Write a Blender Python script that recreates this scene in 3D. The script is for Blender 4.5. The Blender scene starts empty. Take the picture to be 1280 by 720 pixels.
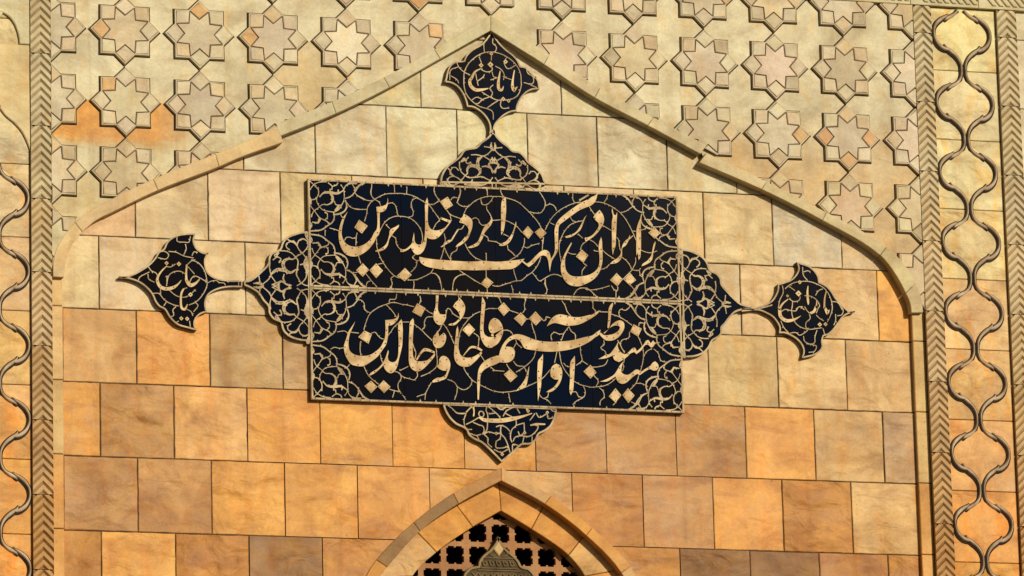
import bpy, math, random
from mathutils import Vector, Matrix

# ---------------------------------------------------------------- camera, sky, sun, exposure
B = 0.5                       # one stone course of the facade, metres
Z0 = 8.66                     # height of the reference course joint above the paving
CAM_RIGHT, CAM_UP, CAM_BACK = (0.9592117, -0.2815901, -0.0248993), (-0.0412252, -0.226479, 0.9731432), (-0.2796666, -0.9324239, -0.2288499)
CAM_BLOCK = (-21.3433, -14.1212, 71.9067)
FOCAL_PX = 7100.0

scene = bpy.context.scene
col = scene.collection
cam_data = bpy.data.cameras.new('camera')
cam = bpy.data.objects.new('camera', cam_data)
col.objects.link(cam)
cam_data.sensor_width = 36.0
cam_data.lens = 36.0 * FOCAL_PX / 1280.0
cam_data.clip_start = 0.1
cam_data.clip_end = 2000
r_, u_, b_ = Vector(CAM_RIGHT), Vector(CAM_UP), Vector(CAM_BACK)
loc = Vector((CAM_BLOCK[0] * B, -CAM_BLOCK[2] * B, CAM_BLOCK[1] * B + Z0))
cam.matrix_world = Matrix(((r_.x, u_.x, b_.x, loc.x), (r_.y, u_.y, b_.y, loc.y), (r_.z, u_.z, b_.z, loc.z), (0, 0, 0, 1)))
scene.camera = cam

SUN_EL, SUN_AZ = math.radians(17), math.radians(20)      # azimuth measured from the facade's normal towards the right
sdir = Vector((math.cos(SUN_EL) * math.sin(SUN_AZ), -math.cos(SUN_EL) * math.cos(SUN_AZ), math.sin(SUN_EL)))
world = bpy.data.worlds.new('World')
scene.world = world
world.use_nodes = True
wn = world.node_tree.nodes
sky = wn.new('ShaderNodeTexSky')
sky.sky_type = 'NISHITA'
sky.sun_disc = False
sky.sun_elevation = SUN_EL
sky.sun_rotation = math.atan2(sdir.x, sdir.y)
wn['Background'].inputs['Strength'].default_value = 0.06
cloudy = wn.new('ShaderNodeHueSaturation')             # thin cloud takes most of the blue out of the sky
cloudy.inputs['Saturation'].default_value = 0.6
world.node_tree.links.new(sky.outputs['Color'], cloudy.inputs['Color'])
world.node_tree.links.new(cloudy.outputs['Color'], wn['Background'].inputs['Color'])
sl = bpy.data.lights.new('sun', 'SUN')
sl.energy = 5.0
sl.angle = math.radians(2.5)
sl.color = (1.0, 0.975, 0.92)
sun = bpy.data.objects.new('sun', sl)
sun.rotation_euler = (-sdir).to_track_quat('-Z', 'Y').to_euler()
sun.location = (20, -30, 40)
col.objects.link(sun)
scene.view_settings.view_transform = 'Standard'
scene.view_settings.look = 'None'
scene.view_settings.gamma = 1.0
scene.view_settings.use_curve_mapping = False
scene.view_settings.exposure = -0.27
scene.render.engine = 'CYCLES'

# ---------------------------------------------------------------- helpers
rnd = random.Random(11)

def P3(u, v, w):
    return (u * B, -w * B, v * B + Z0)

SH = (0, 0, 0)
FRONT = (-.015, -.010, .05)     # the carved outer field stands this far in front of the recessed wall

class MB:
    """collects faces (u, v, w in courses) for ONE mesh object"""
    def __init__(s):
        s.v, s.f, s.m, s.t = [], [], [], []
    def face(s, pts, m=0, t=(.5, .5, .5)):
        i = len(s.v)
        s.v += [(a + SH[0], b + SH[1], c + SH[2]) for a, b, c in pts]
        s.f.append(tuple(range(i, i + len(pts))))
        s.m.append(m)
        s.t.append(t)
    def prism(s, poly, w0, w1, m=0, t=(.5, .5, .5), bev=0.0, mside=None, back=False):
        """poly: list of (u, v); raised from w0 to w1 with a chamfer"""
        if area(poly) < 0:
            poly = poly[::-1]
        top = inset(poly, bev) if bev else poly
        ms = m if mside is None else mside
        n = len(poly)
        wb = w1 - (bev if bev else 0) * .8
        s.face([(a, b, w1) for a, b in top], m, t)
        for i in range(n):
            j = (i + 1) % n
            if bev:
                s.face([(*poly[i], wb), (*poly[j], wb), (*top[j], w1), (*top[i], w1)], m, t)
            s.face([(*poly[i], w0), (*poly[j], w0), (*poly[j], wb), (*poly[i], wb)], ms, t)
        if back:
            s.face([(a, b, w0) for a, b in poly[::-1]], ms, t)
    def box(s, u0, u1, v0, v1, w0, w1, m=0, t=(.5, .5, .5), bev=0.0):
        s.prism([(u0, v0), (u1, v0), (u1, v1), (u0, v1)], w0, w1, m, t, bev)
    def ribbon(s, pts, w0, w1, m=0, t=(.5, .5, .5), closed=False, round_=False):
        """pts: (u, v, width); a raised strap following a path"""
        n = len(pts)
        if n < 2:
            return
        L, R, C_ = [], [], []
        for i in range(n):
            a = pts[i - 1] if (i > 0 or closed) else pts[i]
            b = pts[(i + 1) % n] if (i < n - 1 or closed) else pts[i]
            dx, dy = b[0] - a[0], b[1] - a[1]
            l = math.hypot(dx, dy) or 1e-9
            nx, ny = -dy / l, dx / l
            h = pts[i][2] * .5
            L.append((pts[i][0] + nx * h, pts[i][1] + ny * h))
            R.append((pts[i][0] - nx * h, pts[i][1] - ny * h))
            C_.append((nx, ny, h))
        rng = range(n if closed else n - 1)
        for i in rng:
            j = (i + 1) % n
            if round_:
                prof = [(-1, 0), (-.88, .55), (-.5, .9), (0, 1), (.5, .9), (.88, .55), (1, 0)]
                for k in range(len(prof) - 1):
                    q = []
                    for (ii, kk) in ((i, k), (i, k + 1), (j, k + 1), (j, k)):
                        c = C_[ii]
                        q.append((pts[ii][0] - c[0] * c[2] * prof[kk][0], pts[ii][1] - c[1] * c[2] * prof[kk][0],
                                  w0 + (w1 - w0) * prof[kk][1] * min(1, c[2] / .012)))
                    s.face(q[::-1], m, t)
            else:
                s.face([(*R[i], w1), (*R[j], w1), (*L[j], w1), (*L[i], w1)], m, t)
                s.face([(*R[i], w0), (*R[j], w0), (*R[j], w1), (*R[i], w1)], m, t)
                s.face([(*L[j], w0), (*L[i], w0), (*L[i], w1), (*L[j], w1)], m, t)
        if not closed and not round_:
            s.face([(*L[0], w0), (*R[0], w0), (*R[0], w1), (*L[0], w1)], m, t)
            s.face([(*R[-1], w0), (*L[-1], w0), (*L[-1], w1), (*R[-1], w1)], m, t)
    def build(s, name, mats, parent=None, loc=None, smooth=False):
        me = bpy.data.meshes.new(name)
        o0 = loc or (0, 0, 0)
        me.from_pydata([Vector(P3(*p)) - Vector(o0) for p in s.v], [], s.f)
        for mt in (mats if isinstance(mats, (list, tuple)) else [mats]):
            me.materials.append(mt)
        me.polygons.foreach_set('material_index', s.m)
        ca = me.color_attributes.new('tint', 'FLOAT_COLOR', 'CORNER')
        buf = []
        for f, t in zip(s.f, s.t):
            buf += [t[0], t[1], t[2], 1.0] * len(f)
        ca.data.foreach_set('color', buf)
        if smooth:
            me.polygons.foreach_set('use_smooth', [True] * len(s.f))
        me.update()
        o = bpy.data.objects.new(name, me)
        col.objects.link(o)
        if parent is not None:
            o.parent = parent
            o.location = Vector(o0) - parent.location
        else:
            o.location = o0
        return o

def area(p):
    return .5 * sum(p[i][0] * p[(i + 1) % len(p)][1] - p[(i + 1) % len(p)][0] * p[i][1] for i in range(len(p)))

def inset(p, d):
    n = len(p)
    out = []
    for i in range(n):
        a, b, c = p[i - 1], p[i], p[(i + 1) % n]
        e1 = (b[0] - a[0], b[1] - a[1])
        e2 = (c[0] - b[0], c[1] - b[1])
        l1 = math.hypot(*e1) or 1e-9
        l2 = math.hypot(*e2) or 1e-9
        n1 = (-e1[1] / l1, e1[0] / l1)
        n2 = (-e2[1] / l2, e2[0] / l2)
        k = 1 + n1[0] * n2[0] + n1[1] * n2[1]
        k = max(k, .35)
        out.append((b[0] + d * (n1[0] + n2[0]) / k, b[1] + d * (n1[1] + n2[1]) / k))
    return out

def clip(poly, px, py, nx, ny):
    """keep the side of a polygon where (p - (px, py)) . n >= 0"""
    out = []
    n = len(poly)
    for i in range(n):
        a, b = poly[i], poly[(i + 1) % n]
        da = (a[0] - px) * nx + (a[1] - py) * ny
        db = (b[0] - px) * nx + (b[1] - py) * ny
        if da >= 0:
            out.append(a)
        if (da > 0 and db < 0) or (da < 0 and db > 0):
            k = da / (da - db)
            out.append((a[0] + (b[0] - a[0]) * k, a[1] + (b[1] - a[1]) * k))
    return out

def spline(p, sub=3, closed=False, sharp=60):
    """smooth path through points (any number of components); strong turns stay corners"""
    n = len(p)
    if n < 3:
        return [tuple(q) for q in p]
    d = len(p[0])
    tin, tout = [], []
    for i in range(n):
        if not closed and i in (0, n - 1):
            q = p[1] if i == 0 else p[n - 2]
            s_ = 1 if i == 0 else -1
            v = tuple((q[k] - p[i][k]) * s_ for k in range(d))
            tin.append(v); tout.append(v)
            continue
        a, b, c = p[i - 1], p[i], p[(i + 1) % n]
        e1 = (b[0] - a[0], b[1] - a[1]); e2 = (c[0] - b[0], c[1] - b[1])
        l1 = math.hypot(*e1) or 1e-9; l2 = math.hypot(*e2) or 1e-9
        ang = math.degrees(math.acos(max(-1, min(1, (e1[0] * e2[0] + e1[1] * e2[1]) / l1 / l2))))
        if ang > sharp:
            tin.append(tuple(b[k] - a[k] for k in range(d))); tout.append(tuple(c[k] - b[k] for k in range(d)))
        else:
            dirv = tuple((b[k] - a[k]) / l1 + (c[k] - b[k]) / l2 for k in range(d))
            tin.append(tuple(x * l1 * .5 for x in dirv)); tout.append(tuple(x * l2 * .5 for x in dirv))
    out = []
    for i in range(n if closed else n - 1):
        j = (i + 1) % n
        for s_ in range(sub):
            t = s_ / sub
            h = (2*t**3 - 3*t*t + 1, t**3 - 2*t*t + t, -2*t**3 + 3*t*t, t**3 - t*t)
            out.append(tuple(h[0]*p[i][k] + h[1]*tout[i][k] + h[2]*p[j][k] + h[3]*tin[j][k] for k in range(d)))
    if not closed:
        out.append(tuple(p[-1]))
    return out

def dec(s):
    return [tuple(float(c) / 500.0 if k < 2 else float(c) / 500.0 for k, c in enumerate(q.split())) for q in s.split(';')]

def srgb(r, g, b, k=1.0):
    f = lambda c: (c / 12.92 if c <= .04045 else ((c + .055) / 1.055) ** 2.4)
    return (min(1, f(r / 255.0) * k), min(1, f(g / 255.0) * k * 1.05), min(1, f(b / 255.0) * k * 1.16))

def jit(c, a=.06, h=.03):
    k = 1 + rnd.uniform(-a, a)
    return (c[0] * k, c[1] * k * (1 + rnd.uniform(-h, h)), c[2] * k * (1 + rnd.uniform(-h, h) * 2))

def tag(o, label=None, cat=None, group=None, kind=None):
    if label: o['label'] = label
    if cat: o['category'] = cat
    if group: o['group'] = group
    if kind: o['kind'] = kind
    return o

def thing(name, label, cat, at, group=None):
    o = bpy.data.objects.new(name, None)
    o.location = P3(*at)
    o.empty_display_size = .2
    col.objects.link(o)
    return tag(o, label, cat, group)

# ---------------------------------------------------------------- materials
def new_mat(name):
    m = bpy.data.materials.new(name)
    m.use_nodes = True
    nt = m.node_tree
    return m, nt, nt.nodes['Principled BSDF']

def nd(nt, t, **kw):
    n = nt.nodes.new(t)
    for k, v in kw.items():
        if k.startswith('i_'):
            n.inputs[k[2:].replace('_', ' ')].default_value = v
        else:
            setattr(n, k, v)
    return n

def ramp(nt, fac, stops):
    r = nt.nodes.new('ShaderNodeValToRGB')
    el = r.color_ramp.elements
    while len(el) > 1:
        el.remove(el[-1])
    el[0].position = stops[0][0]; el[0].color = (*[stops[0][1]] * 3, 1) if not isinstance(stops[0][1], tuple) else (*stops[0][1], 1)
    for p, c in stops[1:]:
        e = el.new(p)
        e.color = (*[c] * 3, 1) if not isinstance(c, tuple) else (*c, 1)
    nt.links.new(fac, r.inputs['Fac'])
    return r.outputs['Color']

def mixc(nt, f, a, b, mode='MIX'):
    n = nt.nodes.new('ShaderNodeMix')
    n.data_type = 'RGBA'
    n.blend_type = mode
    for s, v in ((n.inputs['Factor'], f), (n.inputs['A'], a), (n.inputs['B'], b)):
        if hasattr(v, 'is_output') or isinstance(v, bpy.types.NodeSocket):
            nt.links.new(v, s)
        else:
            s.default_value = v if not isinstance(v, tuple) else (*v, 1)
    return n.outputs['Result']

def stone(name, wrinkle=1.0, mottle=1.0, stain=(.55, .27, .07), stain_amt=.5, rough=.62, spec=.14, coarse=1.0, own=37.0):
    m, nt, bs = new_mat(name)
    L = nt.links.new
    geo = nd(nt, 'ShaderNodeNewGeometry')
    at = nd(nt, 'ShaderNodeAttribute', attribute_name='tint')
    base = at.outputs['Color']
    # every stone gets its own patch of the pattern: shift the texture space by its tint
    shift = nd(nt, 'ShaderNodeVectorMath', operation='SCALE'); shift.inputs['Scale'].default_value = own
    L(base, shift.inputs[0])
    pos = nd(nt, 'ShaderNodeVectorMath', operation='ADD')
    L(geo.outputs['Position'], pos.inputs[0]); L(shift.outputs[0], pos.inputs[1])
    def noise(scale, detail=4, distortion=0.0, sc=(1, 1, 1), src=None, r=.55):
        mp = nd(nt, 'ShaderNodeMapping')
        mp.inputs['Scale'].default_value = sc
        L(src or pos.outputs[0], mp.inputs['Vector'])
        n = nd(nt, 'ShaderNodeTexNoise')
        n.inputs['Scale'].default_value = scale
        n.inputs['Detail'].default_value = detail
        n.inputs['Roughness'].default_value = r
        n.inputs['Distortion'].default_value = distortion
        L(mp.outputs['Vector'], n.inputs['Vector'])
        return n.outputs['Fac']
    cloud = noise(3.6, 8, .9, (1, 1, 1.5), r=.62)
    streak = noise(3.4, 7, .8, (1, 1, 2.6), r=.62)
    drip = noise(4.6, 6, .6, (2.4, 1, .7), r=.6)
    grain = noise(70, 3, 0)
    fine = noise(22, 4, .3)
    dark = mixc(nt, 1.0, base, (.70, .61, .50), 'MULTIPLY')
    glow = mixc(nt, 1.0, base, (1.14, 1.12, 1.04), 'MULTIPLY')
    c = mixc(nt, .5 + .5 * mottle, base, mixc(nt, ramp(nt, noise(2.4, 7, .9, (1, 1, 1.2), r=.6), [(.28, 0.0), (.62, 1.0)]), dark, glow))
    c = mixc(nt, ramp(nt, cloud, [(.32, 0.0), (.68, .55 * mottle)]), c, (.80, .74, .64), 'SOFT_LIGHT')
    dk = mixc(nt, 1.0, c, (.62, .50, .38), 'MULTIPLY')
    c = mixc(nt, ramp(nt, streak, [(.50, 0.0), (.74, .62 * mottle)]), c, dk)
    st = mixc(nt, 1.0, c, (1.08, .80, .42), 'MULTIPLY')
    c = mixc(nt, ramp(nt, drip, [(.50, 0.0), (.70, stain_amt)]), c, st)
    c = mixc(nt, ramp(nt, noise(1.7, 3, .5), [(.55, 0.0), (.75, .14 * mottle)]), c, (.62, .51, .34))
    c = mixc(nt, ramp(nt, grain, [(.35, .90), (.6, 1.0)]), (0, 0, 0), c)
    c = mixc(nt, ramp(nt, fine, [(.30, .92), (.6, 1.0)]), (.04, .025, .012), c)
    # rain marks that run on across the joints
    rain = noise(2.2, 6, .5, (3.0, 1, .22), geo.outputs['Position'], .6)
    wash = mixc(nt, 1.0, c, (.74, .66, .55), 'MULTIPLY')
    c = mixc(nt, ramp(nt, rain, [(.52, 0.0), (.72, .55)]), c, wash)
    pit = noise(38, 2, 0)
    c = mixc(nt, ramp(nt, pit, [(.22, .55), (.28, 0.0)]), c, (.10, .06, .03))
    L(c, bs.inputs['Base Color'])
    rr = nd(nt, 'ShaderNodeMapRange'); rr.inputs['To Min'].default_value = rough - .12; rr.inputs['To Max'].default_value = rough + .18
    L(cloud, rr.inputs['Value']); L(rr.outputs[0], bs.inputs['Roughness'])
    bs.inputs['Specular IOR Level'].default_value = spec
    b1 = nd(nt, 'ShaderNodeBump'); b1.inputs['Strength'].default_value = .8; b1.inputs['Distance'].default_value = .05 * wrinkle
    # wrinkled hand-dressed patches, smooth in between
    wr = nd(nt, 'ShaderNodeMath', operation='MULTIPLY')
    L(noise(5.5 * coarse, 3, .65, (1, 1, 1.6), r=.45), wr.inputs[0]); L(ramp(nt, noise(1.3, 2, 0), [(.38, .12), (.62, 1.0)]), wr.inputs[1])
    L(wr.outputs[0], b1.inputs['Height'])
    b2 = nd(nt, 'ShaderNodeBump'); b2.inputs['Strength'].default_value = .16; b2.inputs['Distance'].default_value = .004
    L(fine, b2.inputs['Height']); L(b1.outputs['Normal'], b2.inputs['Normal'])
    b3 = nd(nt, 'ShaderNodeBump'); b3.inputs['Strength'].default_value = .25; b3.inputs['Distance'].default_value = .002
    L(grain, b3.inputs['Height']); L(b2.outputs['Normal'], b3.inputs['Normal'])
    L(b3.outputs['Normal'], bs.inputs['Normal'])
    return m

def simple(name, c0, c1, scale=8, rough=(.5, .7), metal=0.0, bump=.2, spec=.4, detail=4):
    m, nt, bs = new_mat(name)
    L = nt.links.new
    geo = nd(nt, 'ShaderNodeNewGeometry')
    n = nd(nt, 'ShaderNodeTexNoise')
    n.inputs['Scale'].default_value = scale
    n.inputs['Detail'].default_value = detail
    n.inputs['Distortion'].default_value = .4
    L(geo.outputs['Position'], n.inputs['Vector'])
    L(ramp(nt, n.outputs['Fac'], [(.35, c0), (.65, c1)]), bs.inputs['Base Color'])
    mr = nd(nt, 'ShaderNodeMapRange'); mr.inputs['To Min'].default_value = rough[0]; mr.inputs['To Max'].default_value = rough[1]
    L(n.outputs['Fac'], mr.inputs['Value']); L(mr.outputs[0], bs.inputs['Roughness'])
    bs.inputs['Metallic'].default_value = metal
    bs.inputs['Specular IOR Level'].default_value = spec
    n2 = nd(nt, 'ShaderNodeTexNoise'); n2.inputs['Scale'].default_value = scale * 6
    L(geo.outputs['Position'], n2.inputs['Vector'])
    b = nd(nt, 'ShaderNodeBump'); b.inputs['Strength'].default_value = bump; b.inputs['Distance'].default_value = .004
    L(n2.outputs['Fac'], b.inputs['Height']); L(b.outputs['Normal'], bs.inputs['Normal'])
    return m

M_wall = stone('block_stone', 1.0, 1.0, stain_amt=.55)
M_rough = stone('rough_stone', 1.25, 1.3, stain_amt=.6, rough=.55, spec=.18, coarse=.78)
M_field = stone('field_stone', .45, .8, stain_amt=.45, own=0.0)
M_carved = stone('carved_stone', .35, .6, stain_amt=.35)
M_slab = stone('slab_stone', 1.2, 1.3, stain_amt=.95, spec=.2)
M_grout = simple('grout', (.10, .062, .032), (.16, .10, .055), 14, (.8, 1), 0, .2, .1)
M_edge_shade = simple('edge_shade', (.018, .012, .008), (.04, .026, .016), 14, (.8, 1), 0, .2, .1)  # near-black strips: edge shade painted round the stars and under the ribs
M_joint = simple('joint_mortar', (.035, .022, .012), (.06, .04, .022), 12, (.9, 1), 0, .2, .1)
M_letter = simple('letter_stone', (.40, .24, .095), (.66, .46, .22), 11, (.6, .8), 0, .35, .10)
M_vine = simple('vine_stone', (.29, .195, .095), (.50, .365, .19), 12, (.6, .8), 0, .25, .10)
M_navy = simple('navy_tile', (.0013, .0043, .0112), (.0052, .0040, .0040), 1.5, (.05, .08), 0, .02, .012, 4)
M_side = simple('plate_edge', (.09, .058, .032), (.15, .10, .06), 10, (.6, .8), 0, .2)
M_rivet = simple('rivet_iron', (.03, .018, .01), (.06, .035, .02), 20, (.5, .7), .2, .1)
M_rib = simple('rib_stone', (.29, .195, .105), (.52, .385, .23), 10, (.32, .5), 0, .3, .3)
M_bronze = simple('bronze', (.05, .030, .011), (.10, .064, .025), 12, (.65, .8), 0, .3, .10)
M_bronze_band = simple('bronze_band', (.09, .055, .020), (.16, .10, .040), 12, (.65, .8), 0, .3, .10)
M_bronze_rim = simple('bronze_rim', (.18, .115, .045), (.27, .185, .08), 12, (.65, .8), 0, .3, .10)
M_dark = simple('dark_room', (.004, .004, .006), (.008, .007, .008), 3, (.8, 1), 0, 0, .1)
M_pave = simple('paving', (.05, .045, .038), (.08, .07, .06), .8, (.7, .9), 0, .2)

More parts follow.
